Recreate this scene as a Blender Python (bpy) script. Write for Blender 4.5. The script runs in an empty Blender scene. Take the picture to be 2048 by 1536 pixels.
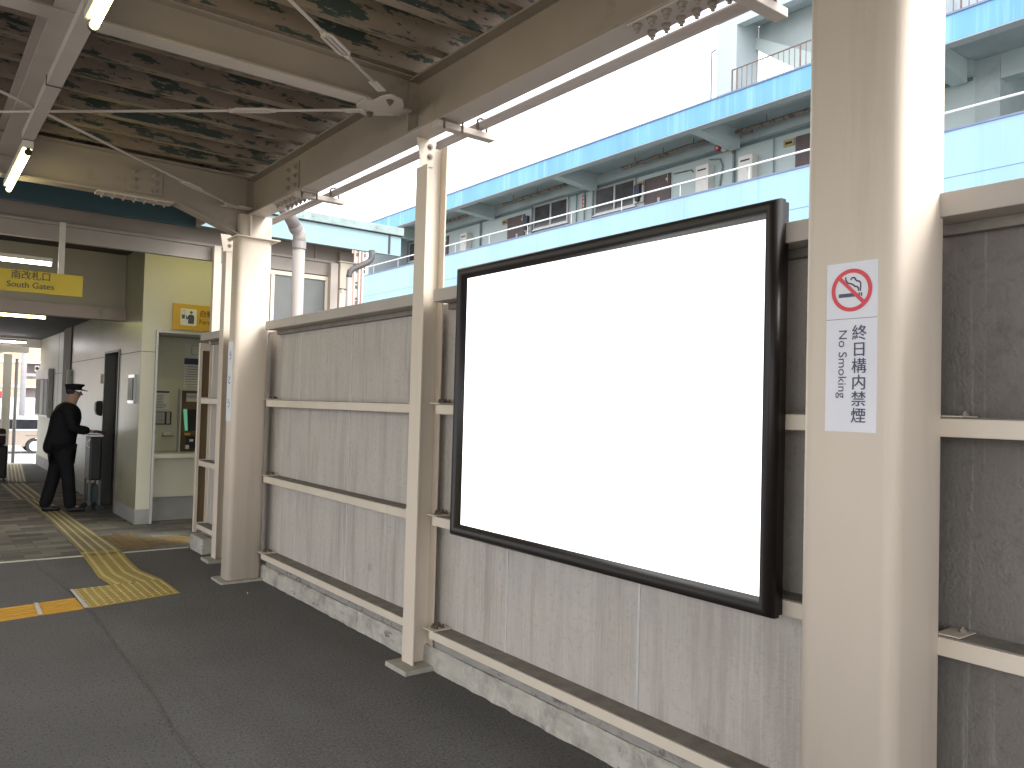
import bpy, math, random
from mathutils import Vector, Matrix
random.seed(7)
S = bpy.context.scene
COL = S.collection

# ------------------------------------------------------------ camera
CAM_H = 1.55
yaw, pitch, roll = map(math.radians, (37.328, 1.620, 1.542))
F = Vector((math.sin(yaw)*math.cos(pitch), math.cos(yaw)*math.cos(pitch), math.sin(pitch)))
R0 = Vector((math.cos(yaw), -math.sin(yaw), 0)); U0 = R0.cross(F)
RT = R0*math.cos(roll) + U0*math.sin(roll)
UP = U0*math.cos(roll) - R0*math.sin(roll)
cd = bpy.data.cameras.new('camera'); cam = bpy.data.objects.new('camera', cd); COL.objects.link(cam)
cd.sensor_width = 36; cd.lens = 1592/2048*36; cd.clip_start = .05; cd.clip_end = 2000
m = Matrix((RT, UP, -F)).transposed().to_4x4(); m.translation = Vector((0, 0, CAM_H)); cam.matrix_world = m
S.camera = cam

# ------------------------------------------------------------ world, sun, exposure
SUN_EL, SUN_AZ = math.radians(42), math.radians(148)      # azimuth measured from +Y towards +X
W = bpy.data.worlds.new('World'); S.world = W; W.use_nodes = True
wn = W.node_tree.nodes; wl = W.node_tree.links; wn.clear()
sky = wn.new('ShaderNodeTexSky'); sky.sky_type = 'NISHITA'; sky.sun_disc = False
sky.sun_elevation = SUN_EL; sky.sun_rotation = SUN_AZ; sky.air_density = 1.0; sky.dust_density = 4.0
hsv = wn.new('ShaderNodeHueSaturation'); hsv.inputs['Saturation'].default_value = .12
bg = wn.new('ShaderNodeBackground'); bg.inputs['Strength'].default_value = .15
wo = wn.new('ShaderNodeOutputWorld')
oc_ = wn.new('ShaderNodeMix'); oc_.data_type = 'RGBA'; oc_.inputs['Factor'].default_value = .72        # overcast veil over the clear sky
oc_.inputs['B'].default_value = (5.9, 6.0, 6.2, 1)
wl.new(sky.outputs[0], hsv.inputs['Color']); wl.new(hsv.outputs[0], oc_.inputs['A']); wl.new(oc_.outputs['Result'], bg.inputs['Color']); wl.new(bg.outputs[0], wo.inputs[0])
sl = bpy.data.lights.new('sun', 'SUN'); sl.energy = .5; sl.angle = math.radians(20); sl.color = (1, .96, .9)
so = bpy.data.objects.new('sun', sl); COL.objects.link(so)
sd = Vector((math.sin(SUN_AZ)*math.cos(SUN_EL), math.cos(SUN_AZ)*math.cos(SUN_EL), math.sin(SUN_EL)))
so.rotation_euler = sd.to_track_quat('Z', 'Y').to_euler()
S.view_settings.view_transform = 'Standard'; S.view_settings.look = 'None'
S.view_settings.gamma = 1; S.view_settings.exposure = 2.1
S.render.engine = 'CYCLES'; S.cycles.max_bounces = 10; S.cycles.diffuse_bounces = 6

# ------------------------------------------------------------ materials
def srgb(r, g, b):
    f = lambda c: (c/255)/12.92 if c/255 <= .04045 else ((c/255+.055)/1.055)**2.4
    return (f(r), f(g), f(b))
MATS = {}
def mat(name, col, rough=.6, var=.12, scale=6, stretch=(1, 1, 1), bump=.0, bscale=60, metal=0, spots=(), emit=None, spec=.5, alpha=None, coat=0):
    """procedural paint/concrete: base colour varied by noise; spots = list of (colour, noise scale, stretch, threshold, softness)"""
    M = bpy.data.materials.new(name); M.use_nodes = True; n = M.node_tree.nodes; l = M.node_tree.links
    b = n['Principled BSDF']; b.inputs['Metallic'].default_value = metal; b.inputs['Specular IOR Level'].default_value = spec
    b.inputs['Coat Weight'].default_value = coat
    tc = n.new('ShaderNodeTexCoord')
    def noise(sc, st, det=5, rg=.5):
        mp = n.new('ShaderNodeMapping'); mp.inputs['Scale'].default_value = st
        l.new(tc.outputs['Object'], mp.inputs['Vector'])
        t = n.new('ShaderNodeTexNoise'); t.inputs['Scale'].default_value = sc; t.inputs['Detail'].default_value = det; t.inputs['Roughness'].default_value = rg
        l.new(mp.outputs[0], t.inputs['Vector']); return t
    t = noise(scale, stretch)
    r = n.new('ShaderNodeValToRGB'); e = r.color_ramp.elements
    e[0].position = .3; e[1].position = .7
    e[0].color = tuple(c*(1-var) for c in col)+(1,); e[1].color = tuple(min(1, c*(1+var)) for c in col)+(1,)
    l.new(t.outputs['Fac'], r.inputs['Fac']); out = r.outputs['Color']
    for (c2, sc, st, thr, soft) in spots:
        t2 = noise(sc, st, 9, .66); r2 = n.new('ShaderNodeMapRange')
        r2.inputs['From Min'].default_value = thr; r2.inputs['From Max'].default_value = thr+soft
        l.new(t2.outputs['Fac'], r2.inputs['Value'])
        mx = n.new('ShaderNodeMix'); mx.data_type = 'RGBA'
        l.new(r2.outputs[0], mx.inputs['Factor']); l.new(out, mx.inputs['A']); mx.inputs['B'].default_value = tuple(c2)+(1,)
        out = mx.outputs['Result']
    l.new(out, b.inputs['Base Color'])
    b.inputs['Roughness'].default_value = rough
    if bump:
        t3 = noise(bscale, (1, 1, 1), 6); bp = n.new('ShaderNodeBump'); bp.inputs['Strength'].default_value = bump
        bp.inputs['Distance'].default_value = .01
        l.new(t3.outputs['Fac'], bp.inputs['Height']); l.new(bp.outputs[0], b.inputs['Normal'])
    if emit:
        b.inputs['Emission Color'].default_value = tuple(emit[0])+(1,); b.inputs['Emission Strength'].default_value = emit[1]
    MATS[name] = M; return M
Z3 = (1, 1, 1)
BEIGE = (.60, .525, .43)
mat('beige_paint', BEIGE, .45, .07, 3, (1, 1, .35), .08, 90, spots=[((.33, .27, .20), 3.5, (1, 1, .25), .66, .12), ((.12, .08, .05), 60, Z3, .78, .03)])
mat('pillar_paint', (.61, .525, .435), .62, .05, 2, (1, 1, .4), .06, 120, spots=[((.52, .44, .35), 2.0, (3, 3, .25), .52, .2), ((.42, .34, .25), 9, (1, 1, .12), .66, .08), ((.10, .07, .05), 30, Z3, .77, .02)])
mat('beam_paint', (.275, .225, .185), .5, .10, 2, Z3, .08, 70, spots=[((.18, .135, .10), 2.5, Z3, .60, .15)])
mat('flange_paint', (.42, .36, .315), .5, .06, 3, Z3, .05, 70, spots=[((.30, .24, .18), 4, Z3, .64, .1)])
mat('deck_paint', (.20, .15, .112), .75, .16, 4, (.6, 2, 2), .3, 50,
    spots=[((.22, .165, .125), 6, (.25, 5, 1), .60, .05), ((.032, .045, .036), 5.5, (.55, 2.6, 2.2), .555, .006), ((.036, .047, .038), 14, (.5, 2.2, 1.5), .60, .006), ((.115, .085, .065), 9, (.4, 3, 1), .64, .05)])
mat('fence_board', (.445, .41, .372), .88, .06, 4, (1, 3, .6), .5, 90,
    spots=[((.33, .29, .255), 1.6, (1, 5, .5), .48, .22), ((.49, .455, .42), 6, (1, 9, .10), .54, .16), ((.35, .31, .275), 40, Z3, .52, .25), ((.25, .22, .20), 1.3, (1, 1.3, 1.3), .66, .12), ((.30, .27, .25), 9, (1, 10, .16), .62, .08)])
mat('fence_board_dark', (.17, .155, .14), .88, .10, 3, (1, 2, .8), .5, 90,
    spots=[((.26, .25, .24), 4, (1, 7, .13), .55, .14), ((.13, .118, .106), 30, Z3, .52, .2), ((.105, .094, .084), 1.8, Z3, .58, .16)])
mat('coping_paint', (.40, .36, .32), .6, .08, 3, (1, .5, 1), .08, 60, spots=[((.26, .22, .18), 5, (1, 1, 2), .62, .1)])
mat('joint_batten', (.50, .49, .47), .6, .1, 8, Z3)
mat('kerb_concrete', (.40, .375, .33), .92, .12, 9, (1, 1, 2), .7, 50,
    spots=[((.26, .235, .205), 4, (1, 1.6, 1.2), .50, .16), ((.50, .48, .44), 6, (1, 1.8, .8), .55, .12), ((.16, .145, .125), 3, (1, 1.0, 5), .61, .06), ((.05, .045, .04), 26, (1, 1, .7), .67, .03)])
mat('mortar_warm', (.27, .25, .225), .92, .15, 8, (1, 1, 3), .5, 60, spots=[((.14, .125, .11), 6, (1, 2, 3), .54, .08)])
mat('dark_blue', (.035, .075, .09), .6, .12, 2, Z3, .05, 30)  # darker blue for the left stretch of the fascia
mat('tactile_dull', (.155, .10, .035), .8, .14, 10, Z3, .3, 60, spots=[((.09, .07, .045), 8, Z3, .56, .1)])
mat('shade_drab', (.20, .18, .155), .95, .2, 12, Z3, .4, 80)  # shade under roof and coping put into a dull colour
mat('asphalt', (.102, .097, .093), .9, .16, 1.0, Z3, 1.0, 110,
    spots=[((.068, .062, .058), .8, (1.6, .6, 1), .48, .25), ((.15, .142, .133), 75, Z3, .52, .10), ((.038, .035, .032), 60, (1.1, .9, 1), .54, .10), ((.26, .25, .23), 120, Z3, .70, .03)])
mat('asphalt_new', (.094, .089, .085), .9, .16, 1.2, Z3, 1.0, 110,
    spots=[((.115, .107, .10), 75, Z3, .53, .10), ((.034, .031, .029), 60, (1.1, .9, 1), .54, .10), ((.26, .25, .23), 120, Z3, .70, .03)])
mat('mid_paint', (.31, .265, .225), .5, .08, 3, Z3, .06, 70, spots=[((.25, .20, .16), 3, (1, 1, 2), .6, .12)])
mat('olive_wall', (.27, .25, .175), .6, .07, 2, Z3, .05, 30)
mat('car_glass', (.015, .016, .02), .45, .4, 5, Z3, spec=.15)
mat('roof_top', (.45, .46, .47), .7, .1, 2, (1, 1, 1))
mat('ground', (.40, .39, .37), .95, .15, .6, Z3, .3, 20)
mat('road', (.42, .42, .43), .9, .1, .6, Z3, .2, 40)
mat('road_paint', (.75, .74, .70), .8, .08, 5, Z3)
mat('base_plate', (.34, .32, .27), .8, .15, 12, Z3, .4, 60, spots=[((.12, .10, .08), 12, Z3, .6, .1)])
mat('bolt_paint', (.25, .205, .17), .5, .15, 20, Z3)
mat('rust_bolt', (.10, .075, .055), .8, .3, 30, Z3, .3)
mat('conduit_grey', (.40, .36, .34), .45, .06, 6, Z3)
mat('black_frame', (.012, .009, .008), .40, .2, 6, Z3, spec=.35)
mat('frame_back', (.05, .045, .045), .5, .1, 6, Z3)
mat('added_glow_white', (.85, .85, .85), .5, .0, 3, Z3, emit=((1, 1, 1), .46))  # emission added to lift the blank, unlit panel to pure white
mat('sticker_white', (.68, .68, .73), .55, .03, 6, Z3)
mat('ink_navy', (.055, .06, .10), .5, .1, 20, Z3)
mat('ink_blue', (.03, .10, .42), .5, .1, 20, Z3)
mat('ink_red', (.62, .05, .07), .5, .05, 20, Z3)
mat('ink_brown', (.10, .075, .03), .5, .1, 20, Z3)
mat('sign_yellow', (.50, .36, .015), .45, .05, 4, Z3)
mat('sign_orange', (.52, .31, .03), .45, .05, 4, Z3)
mat('sign_white', (.62, .61, .52), .5, .03, 4, Z3)
mat('tube_warm', (.9, .9, .8), .4, 0, 3, Z3, emit=((1, .92, .36), 6.5))
mat('tube_cool', (.9, .9, .9), .4, 0, 3, Z3, emit=((1, .93, .95), 7))
mat('lamp_body', (.50, .46, .38), .5, .1, 6, Z3)
mat('black_plastic', (.010, .010, .011), .5, .2, 12, Z3)
mat('blue_paint', (.14, .34, .53), .7, .10, 1.2, (1, 1, .3), .1, 30,
    spots=[((.22, .43, .58), 1.6, (1, 3.5, .12), .50, .16), ((.05, .20, .44), 2.4, (1, 5, .1), .62, .08)])
mat('blue_pale', (.30, .475, .62), .7, .08, 1.0, (1, 1, .3), .1, 30,
    spots=[((.22, .41, .59), 1.2, (1, 4, .12), .57, .14), ((.34, .50, .62), 2, (1, 6, .2), .60, .1)])
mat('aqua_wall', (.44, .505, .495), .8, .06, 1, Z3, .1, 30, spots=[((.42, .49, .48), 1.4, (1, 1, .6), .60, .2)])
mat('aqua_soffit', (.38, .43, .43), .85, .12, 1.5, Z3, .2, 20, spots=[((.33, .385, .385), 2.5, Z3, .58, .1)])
mat('white_wall', (.42, .47, .49), .8, .05, 1.2, (1, 1, .3), .1, 30, spots=[((.34, .40, .43), 2, (1, 3, .2), .58, .1)])
mat('edge_dark', (.16, .20, .32), .7, .1, 5, Z3)
mat('rail_white', (.75, .76, .78), .4, .03, 5, Z3)
mat('rust_rail', (.20, .15, .13), .8, .2, 12, Z3)
mat('rusty_pipe', (.20, .18, .15), .9, .3, 5, (1, 2, 1), .6, 30, spots=[((.11, .06, .035), 5, (1, 2, 1), .50, .06), ((.36, .34, .29), 6, (1, 2, 1), .60, .05)])
mat('grey_conduit', (.17, .23, .24), .7, .1, 6, Z3)
mat('door_brown', (.09, .062, .06), .55, .15, 3, (1, 3, .3))
mat('glass_dark', (.075, .075, .075), .15, .5, 1.6, Z3, spec=.4)
mat('glass_grey', (.11, .115, .11), .35, .12, 2.5, Z3, spec=.5, bump=.06)
mat('alu', (.46, .45, .43), .4, .05, 5, Z3, metal=.3)
mat('heater_white', (.60, .58, .54), .45, .04, 5, Z3)
mat('brass', (.36, .27, .12), .5, .1, 8, Z3)
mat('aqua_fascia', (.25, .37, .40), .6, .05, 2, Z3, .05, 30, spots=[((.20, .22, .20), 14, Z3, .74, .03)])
mat('gutter_grey', (.27, .34, .335), .8, .15, 6, (1, 1, 1), .4, 50, spots=[((.17, .21, .20), 14, Z3, .56, .12)])
mat('dark_rust', (.07, .05, .05), .8, .3, 12, Z3, .3)
mat('pipe_pvc', (.34, .31, .285), .4, .06, 4, (1, 1, .3))
mat('pipe_pvc_dark', (.29, .265, .26), .4, .06, 4, Z3)
mat('pipe_iron', (.085, .08, .078), .6, .15, 4, Z3)
mat('tile_wall', (.26, .245, .15), .36, .06, 1.6, Z3, .03, 8, spots=[((.20, .185, .11), 1.8, Z3, .56, .2)])
mat('cream_wall', (.52, .50, .39), .5, .04, 2, Z3, .04, 60)
mat('grey_dado', (.27, .265, .24), .7, .1, 5, Z3, .1, 40)
mat('seam', (.06, .055, .04), .8, .1, 5, Z3)
mat('alcove_wall', (.44, .43, .32), .6, .06, 3, Z3)
mat('steel', (.11, .11, .10), .45, .15, 3, (3, 3, .4), metal=.7)
mat('steel_bright', (.45, .48, .48), .25, .2, 5, Z3, metal=.8)
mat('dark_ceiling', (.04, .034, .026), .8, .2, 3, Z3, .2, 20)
mat('brown_panel', (.12, .08, .035), .7, .1, 4, Z3)
mat('paper', (.50, .50, .44), .8, .03, 6, Z3)
mat('print_grey', (.16, .16, .17), .8, .1, 60, Z3)
mat('screen_green', (.10, .30, .19), .2, .1, 3, Z3, emit=((.16, .5, .3), .12))
mat('navy_band', (.03, .035, .07), .5, .1, 4, Z3)
mat('tactile_yellow', (.34, .245, .06), .75, .10, 10, Z3, .3, 60, spots=[((.26, .18, .06), 6, Z3, .58, .16), ((.13, .11, .08), 22, Z3, .66, .08)])
mat('tactile_bright', (.50, .27, .03), .7, .08, 10, Z3, .3, 60, spots=[((.36, .20, .05), 6, Z3, .6, .12)])
mat('tactile_worn', (.20, .165, .10), .8, .12, 9, Z3, .3, 60, spots=[((.40, .35, .26), 12, Z3, .60, .08)])
mat('tactile_stud', (.46, .38, .16), .6, .1, 20, Z3)
mat('mortar_white', (.45, .43, .40), .9, .15, 20, Z3)
mat('suit_black', (.007, .007, .009), .8, .2, 8, Z3, spec=.2)
mat('skin', (.36, .22, .155), .55, .05, 10, Z3)
mat('hair_dark', (.02, .018, .016), .7, .2, 60, Z3)
mat('glove_maroon', (.055, .02, .025), .7, .1, 20, Z3)
mat('shirt_white', (.6, .6, .6), .7, .03, 10, Z3)
mat('teal_dark', (.014, .035, .04), .6, .1, 8, Z3)
mat('car_cream', (.28, .23, .185), .3, .02, 3, Z3, coat=.5)
mat('car_white', (.78, .78, .76), .3, .02, 3, Z3, coat=.5)
mat('tyre', (.03, .03, .032), .85, .1, 20, Z3)
mat('rim_white', (.70, .71, .72), .4, .05, 9, Z3)
mat('red_paint', (.45, .03, .035), .5, .05, 5, Z3)
mat('tower_cream', (.60, .51, .43), .8, .03, 1, Z3)
mat('tower_pink', (.50, .38, .34), .8, .05, 1, Z3)
mat('canopy_white', (.60, .57, .50), .6, .05, 3, Z3)
mat('pole_grey', (.30, .29, .30), .7, .08, 4, Z3)
def brick_mat(name, c1, c2, mo, scale, bw=.5, rh=.25, squash=1, offset=.5, rough=.8, axis='xz', msize=.02, smooth=.1, bump=.2):
    M = bpy.data.materials.new(name); M.use_nodes = True; n = M.node_tree.nodes; l = M.node_tree.links
    b = n['Principled BSDF']; b.inputs['Roughness'].default_value = rough
    tc = n.new('ShaderNodeTexCoord'); sp = n.new('ShaderNodeSeparateXYZ'); cb = n.new('ShaderNodeCombineXYZ')
    l.new(tc.outputs['Object'], sp.inputs[0]); l.new(sp.outputs[axis[0].upper()], cb.inputs[0]); l.new(sp.outputs[axis[1].upper()], cb.inputs[1])
    t = n.new('ShaderNodeTexBrick'); t.inputs['Color1'].default_value = c1+(1,); t.inputs['Color2'].default_value = c2+(1,); t.inputs['Mortar'].default_value = mo+(1,)
    t.inputs['Scale'].default_value = scale; t.inputs['Brick Width'].default_value = bw; t.inputs['Row Height'].default_value = rh
    t.inputs['Mortar Size'].default_value = msize; t.inputs['Mortar Smooth'].default_value = smooth; t.offset = offset
    l.new(cb.outputs[0], t.inputs['Vector'])
    nz = n.new('ShaderNodeTexNoise'); nz.inputs['Scale'].default_value = 5; nz.inputs['Detail'].default_value = 6; l.new(tc.outputs['Object'], nz.inputs['Vector'])
    mr = n.new('ShaderNodeMapRange'); mr.inputs['To Min'].default_value = .7; mr.inputs['To Max'].default_value = 1.25; l.new(nz.outputs['Fac'], mr.inputs['Value'])
    mx = n.new('ShaderNodeMix'); mx.data_type = 'RGBA'; mx.blend_type = 'MULTIPLY'; mx.inputs['Factor'].default_value = 1
    l.new(t.outputs['Color'], mx.inputs['A']); l.new(mr.outputs[0], mx.inputs['B']); l.new(mx.outputs['Result'], b.inputs['Base Color'])
    MATS[name] = M
brick_mat('paver', (.19, .175, .135), (.075, .065, .055), (.07, .062, .05), 1, .32, .165, axis='xy', msize=.004)
brick_mat('brick_far', (.50, .30, .18), (.58, .36, .22), (.6, .5, .4), 1, .3, .1, axis='xz', msize=.01)

# ------------------------------------------------------------ mesh helpers
def origin(o):
    v = Vector((0, 0, 0))
    while o: v = v + o.location; o = o.parent
    return v
class MB:
    def __init__(s): s.v = []; s.f = []
    def quadf(s, *p): i = len(s.v); s.v += [tuple(q) for q in p]; s.f.append(tuple(range(i, i+len(p)))); return s
    def box(s, x0, x1, y0, y1, z0, z1):
        if x0 > x1: x0, x1 = x1, x0
        if y0 > y1: y0, y1 = y1, y0
        if z0 > z1: z0, z1 = z1, z0
        i = len(s.v)
        s.v += [(x0,y0,z0),(x1,y0,z0),(x1,y1,z0),(x0,y1,z0),(x0,y0,z1),(x1,y0,z1),(x1,y1,z1),(x0,y1,z1)]
        for f in ((0,3,2,1),(4,5,6,7),(0,1,5,4),(1,2,6,5),(2,3,7,6),(3,0,4,7)): s.f.append(tuple(i+k for k in f))
        return s
    def prism(s, poly, d, axis):
        """poly: list of 3-D points (planar), extruded by vector d"""
        n = len(poly); i = len(s.v); d = Vector(d)
        s.v += [tuple(p) for p in poly] + [tuple(Vector(p)+d) for p in poly]
        s.f.append(tuple(range(i+n-1, i-1, -1))); s.f.append(tuple(range(i+n, i+2*n)))
        for k in range(n): s.f.append((i+k, i+(k+1) % n, i+n+(k+1) % n, i+n+k))
        return s
    def tube(s, pts, r, n=12, caps=True):
        pts = [Vector(p) for p in pts]; i0 = len(s.v)
        rs = r if isinstance(r, (list, tuple)) else [r]*len(pts)
        t0 = (pts[1]-pts[0]).normalized(); a = t0.orthogonal().normalized()
        for k, p in enumerate(pts):
            if k == 0: t = (pts[1]-pts[0]).normalized()
            elif k == len(pts)-1: t = (pts[-1]-pts[-2]).normalized()
            else: t = ((pts[k+1]-p).normalized()+(p-pts[k-1]).normalized()).normalized()
            a = (a - t*a.dot(t)).normalized(); b = t.cross(a)
            for j in range(n):
                w = 2*math.pi*j/n; s.v.append(tuple(p+(a*math.cos(w)+b*math.sin(w))*rs[k]))
        for k in range(len(pts)-1):
            for j in range(n):
                q = i0+k*n; s.f.append((q+j, q+(j+1) % n, q+n+(j+1) % n, q+n+j))
        if caps:
            s.f.append(tuple(i0+n-1-j for j in range(n))); e = i0+(len(pts)-1)*n; s.f.append(tuple(e+j for j in range(n)))
        return s
    def ibeam(s, axis, a0, a1, c, w, z0, z1, tf=.012, tw=.009):
        """I section lying along axis 'x' or 'y', centred on c, flanges horizontal"""
        def bx(u0, u1, lo, hi):
            if axis == 'x': s.box(a0, a1, u0, u1, lo, hi)
            else: s.box(u0, u1, a0, a1, lo, hi)
        bx(c-w/2, c+w/2, z0, z0+tf); bx(c-w/2, c+w/2, z1-tf, z1); bx(c-tw/2, c+tw/2, z0+tf, z1-tf); return s
    def build(s, name, m, parent=None, bevel=0, smooth=False, label=None, seg=2):
        me = bpy.data.meshes.new(name); o3 = origin(parent) if parent else Vector((0, 0, 0))
        me.from_pydata([tuple(Vector(v)-o3) for v in s.v], [], s.f); me.update()
        me.materials.append(MATS[m] if isinstance(m, str) else m)
        o = bpy.data.objects.new(name, me); COL.objects.link(o)
        if parent: o.parent = parent
        if bevel:
            b = o.modifiers.new('bevel', 'BEVEL'); b.width = bevel; b.segments = seg; b.limit_method = 'ANGLE'; b.angle_limit = math.radians(40)
        if smooth: 
            for p in me.polygons: p.use_smooth = True
        if label: o['label'] = label
        return o
def tag(o, label, cat, group=None):
    o['label'] = label; o['category'] = cat
    if group: o['group'] = group
    return o
def thing(name, loc, label, cat, group=None):
    o = bpy.data.objects.new(name, None); COL.objects.link(o); o.location = loc; o.empty_display_size = .1
    return tag(o, label, cat, group)
def struct(o): o['kind'] = 'structure'; return o
def copy_tree(o, parent=None):
    c = o.copy(); COL.objects.link(c)
    if parent: c.parent = parent
    for ch in list(o.children): copy_tree(ch, c)
    return c
def text(name, s, size, m, org, right, up, parent, align='CENTER', bold=0, sx=1.0, valign='CENTER', dup=0):
    cu = bpy.data.curves.new(name, 'FONT'); cu.body = s; cu.size = size; cu.align_x = align; cu.align_y = valign; cu.offset = bold
    cu.resolution_u = 4
    t = bpy.data.objects.new('tmp', cu); COL.objects.link(t)
    dg = bpy.context.evaluated_depsgraph_get(); me = bpy.data.meshes.new_from_object(t.evaluated_get(dg))
    bpy.data.objects.remove(t)
    rt, u = Vector(right).normalized(), Vector(up).normalized(); o3 = origin(parent)
    nrm = rt.cross(u)
    if dup:      # a second, slightly shifted impression thickens the strokes
        vs = [v.co.copy() for v in me.vertices]; fs_ = [tuple(p.vertices) for p in me.polygons]; nv = len(vs)
        me = bpy.data.meshes.new(name); me.from_pydata([tuple(v) for v in vs]+[(v.x+dup, v.y+dup*.4, .0003) for v in vs], [], fs_+[tuple(i+nv for i in f) for f in fs_])
    for v in me.vertices: v.co = Vector(org)+rt*(v.co.x*sx)+u*v.co.y+nrm*v.co.z-o3
    me.name = name; me.materials.clear(); me.materials.append(MATS[m])
    o = bpy.data.objects.new(name, me); COL.objects.link(o); o.parent = parent; return o
def rounded(x0, x1, y0, y1, r, n=6):
    p = []
    for (cx, cy, a) in ((x1-r, y1-r, 0), (x0+r, y1-r, 90), (x0+r, y0+r, 180), (x1-r, y0+r, 270)):
        for k in range(n+1):
            w = math.radians(a+90*k/n); p.append((cx+r*math.cos(w), cy+r*math.sin(w)))
    return p
BM = {}
def bolt(lst, p, ax, r=.013, h=.012, sg=1): lst.append((p, ax, r, h, sg))
def put_bolts(lst, m, parent):
    """one object per bolt: washer, hex head and thread end turned along axis ax"""
    for (p, ax, r, h, sg) in lst:
        k = (ax, r, h, sg, m)
        if k not in BM:
            d = Vector({'x': (1, 0, 0), 'y': (0, 1, 0), 'z': (0, 0, 1)}[ax])*sg; mb = MB(); z = Vector((0, 0, 0)); s_ = d.orthogonal().normalized(); t_ = d.cross(s_)
            prof = [(r*1.35, 0, 12), (r*1.35, .003, 12), (r, .003, 12), (r, .003+h, 12), (r*.55, .003+h, 12), (r*.5, .003+h*1.7, 12)]
            for (rr_, hh, n) in prof:
                for j in range(12):
                    a = math.pi*j/6; q = rr_*(1 if rr_ != r else (1 if j % 2 == 0 else .88)); mb.v.append(tuple(d*hh+(s_*math.cos(a)+t_*math.sin(a))*q))
            for i in range(5):
                for j in range(12): mb.f.append((i*12+j, i*12+(j+1) % 12, (i+1)*12+(j+1) % 12, (i+1)*12+j))
            mb.f.append(tuple(60+j for j in range(12)))
            me = bpy.data.meshes.new('bolt'); me.from_pydata(mb.v, [], mb.f); me.materials.append(MATS[m]); BM[k] = me
        o = bpy.data.objects.new('bolt', BM[k]); COL.objects.link(o); o.parent = parent; o.location = Vector(p)-origin(parent)

# ------------------------------------------------------------ setting
struct(MB().box(-300, 300, -300, 300, -.9, -.8).build('ground', 'ground'))
struct(MB().box(-4.2, 12, -6, 8.6, -.78, 0).build('platform', 'asphalt'))
struct(MB().box(-4.2, 12, 8.6, 20.35, -.78, .001).build('paved_concourse', 'paver'))
struct(MB().box(-60, 60, 27, 43.8, -.796, -.79).build('road', 'road'))
# asphalt repair seam on the platform, a slightly raised lap of newer asphalt
sm = MB()
pts = [(1.02, 8.58), (.99, 8.1), (1.04, 7.6), (1.07, 7.12), (1.10, 6.48), (1.09, 5.7), (1.08, 4.9), (1.06, 4.2), (1.02, 3.3), (.98, 2.2)]
sm.v = []; rr = random.Random(3); fine = []
for a, b in zip(pts, pts[1:]):
    for k in range(12): t_ = k/12; fine.append((a[0]+(b[0]-a[0])*t_+rr.uniform(-.007, .007), a[1]+(b[1]-a[1])*t_))
for (x, y) in fine:
    w_ = rr.uniform(.018, .032); sm.v += [(x-w_-.02, y, .0004), (x-w_*.4, y, .0035), (x+w_*.5, y, .0042), (x+w_, y, .0005)]
for i in range(len(fine)-1):
    for k in range(3): q_ = i*4+k; sm.f.append((q_, q_+1, q_+5, q_+4))
struct(sm.build('asphalt_seam', 'asphalt_new', smooth=True))
lap = [(x-.04, y) for x, y in fine]; g = MB()
g.v = [(x, y, .0012) for x, y in lap]+[(-4.2, y, .0012) for x, y in lap]; n_ = len(lap)
for i in range(n_-1): g.f.append((i, i+1, n_+i+1, n_+i))
struct(g.build('asphalt_patch', 'asphalt_new'))
# light edging strip between asphalt and pavers
struct(MB().box(-4.2, 2.40, 8.585, 8.625, -.02, .006).build('paving_edge', 'cream_wall'))
struct(MB().box(-4.2, 2.27, 13.50, 13.56, .002, .007).build('floor_joint', 'grey_dado'))
struct(MB().box(-4.2, 2.36, 16.06, 16.16, .002, .006).build('floor_joint', 'seam'))
struct(MB().box(-4.2, 3.0, 16.16, 20.35, .002, .005).build('entrance_floor', 'asphalt'))

# ------------------------------------------------------------ tactile paving
def lerp(a, b, t): return tuple(a[i]+(b[i]-a[i])*t for i in range(2))
def strip(name, L, Rr, m, label, bars=4, z=.006, studm='tactile_stud', group=None, z0=.001):
    """guide strip between left and right edge polylines (x, y), with raised bars"""
    t = thing(name, (L[0][0], L[0][1], 0), label, 'tactile paving', group)
    b = MB(); g = MB()
    for k in range(len(L)-1):
        P = [L[k], Rr[k], Rr[k+1], L[k+1]]
        b.prism([(p[0], p[1], z0) for p in P], (0, 0, z-z0), 'z')
        for j in range(bars):
            f = (j+.5)/bars; w = .10/bars*1.5
            q = [lerp(P[0], P[1], f-w), lerp(P[0], P[1], f+w), lerp(P[3], P[2], f+w), lerp(P[3], P[2], f-w)]
            g.prism([(p[0], p[1], z) for p in q], (0, 0, .005), 'z')
    b.build('base_sheet', m, t); g.build('guide_bars', studm, t, bevel=.002); return t
strip('guide_strip', [(-3, 6.36), (.575, 6.397), (1.095, 6.475)], [(-3, 6.73), (.605, 6.766), (1.09, 6.85)], 'tactile_bright',
      'bright orange guide strip crossing the asphalt toward the left edge of the photo', 5, studm='tactile_bright')
t = thing('mortar_joint', (.8, 6.6, 0), 'pale mortar smear across the bright orange guide strip', 'mortar')
MB().prism([(.80, 6.42, .0125), (.83, 6.42, .0125), (.84, 6.79, .0125), (.815, 6.79, .0125)], (0, 0, .002), 'z').build('mortar_line', 'mortar_white', t)
MB().prism([(1.095, 6.46, .0125), (1.125, 6.46, .0125), (1.12, 7.12, .0125), (1.10, 7.12, .0125)], (0, 0, .002), 'z').build('mortar_line', 'mortar_white', t)
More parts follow.
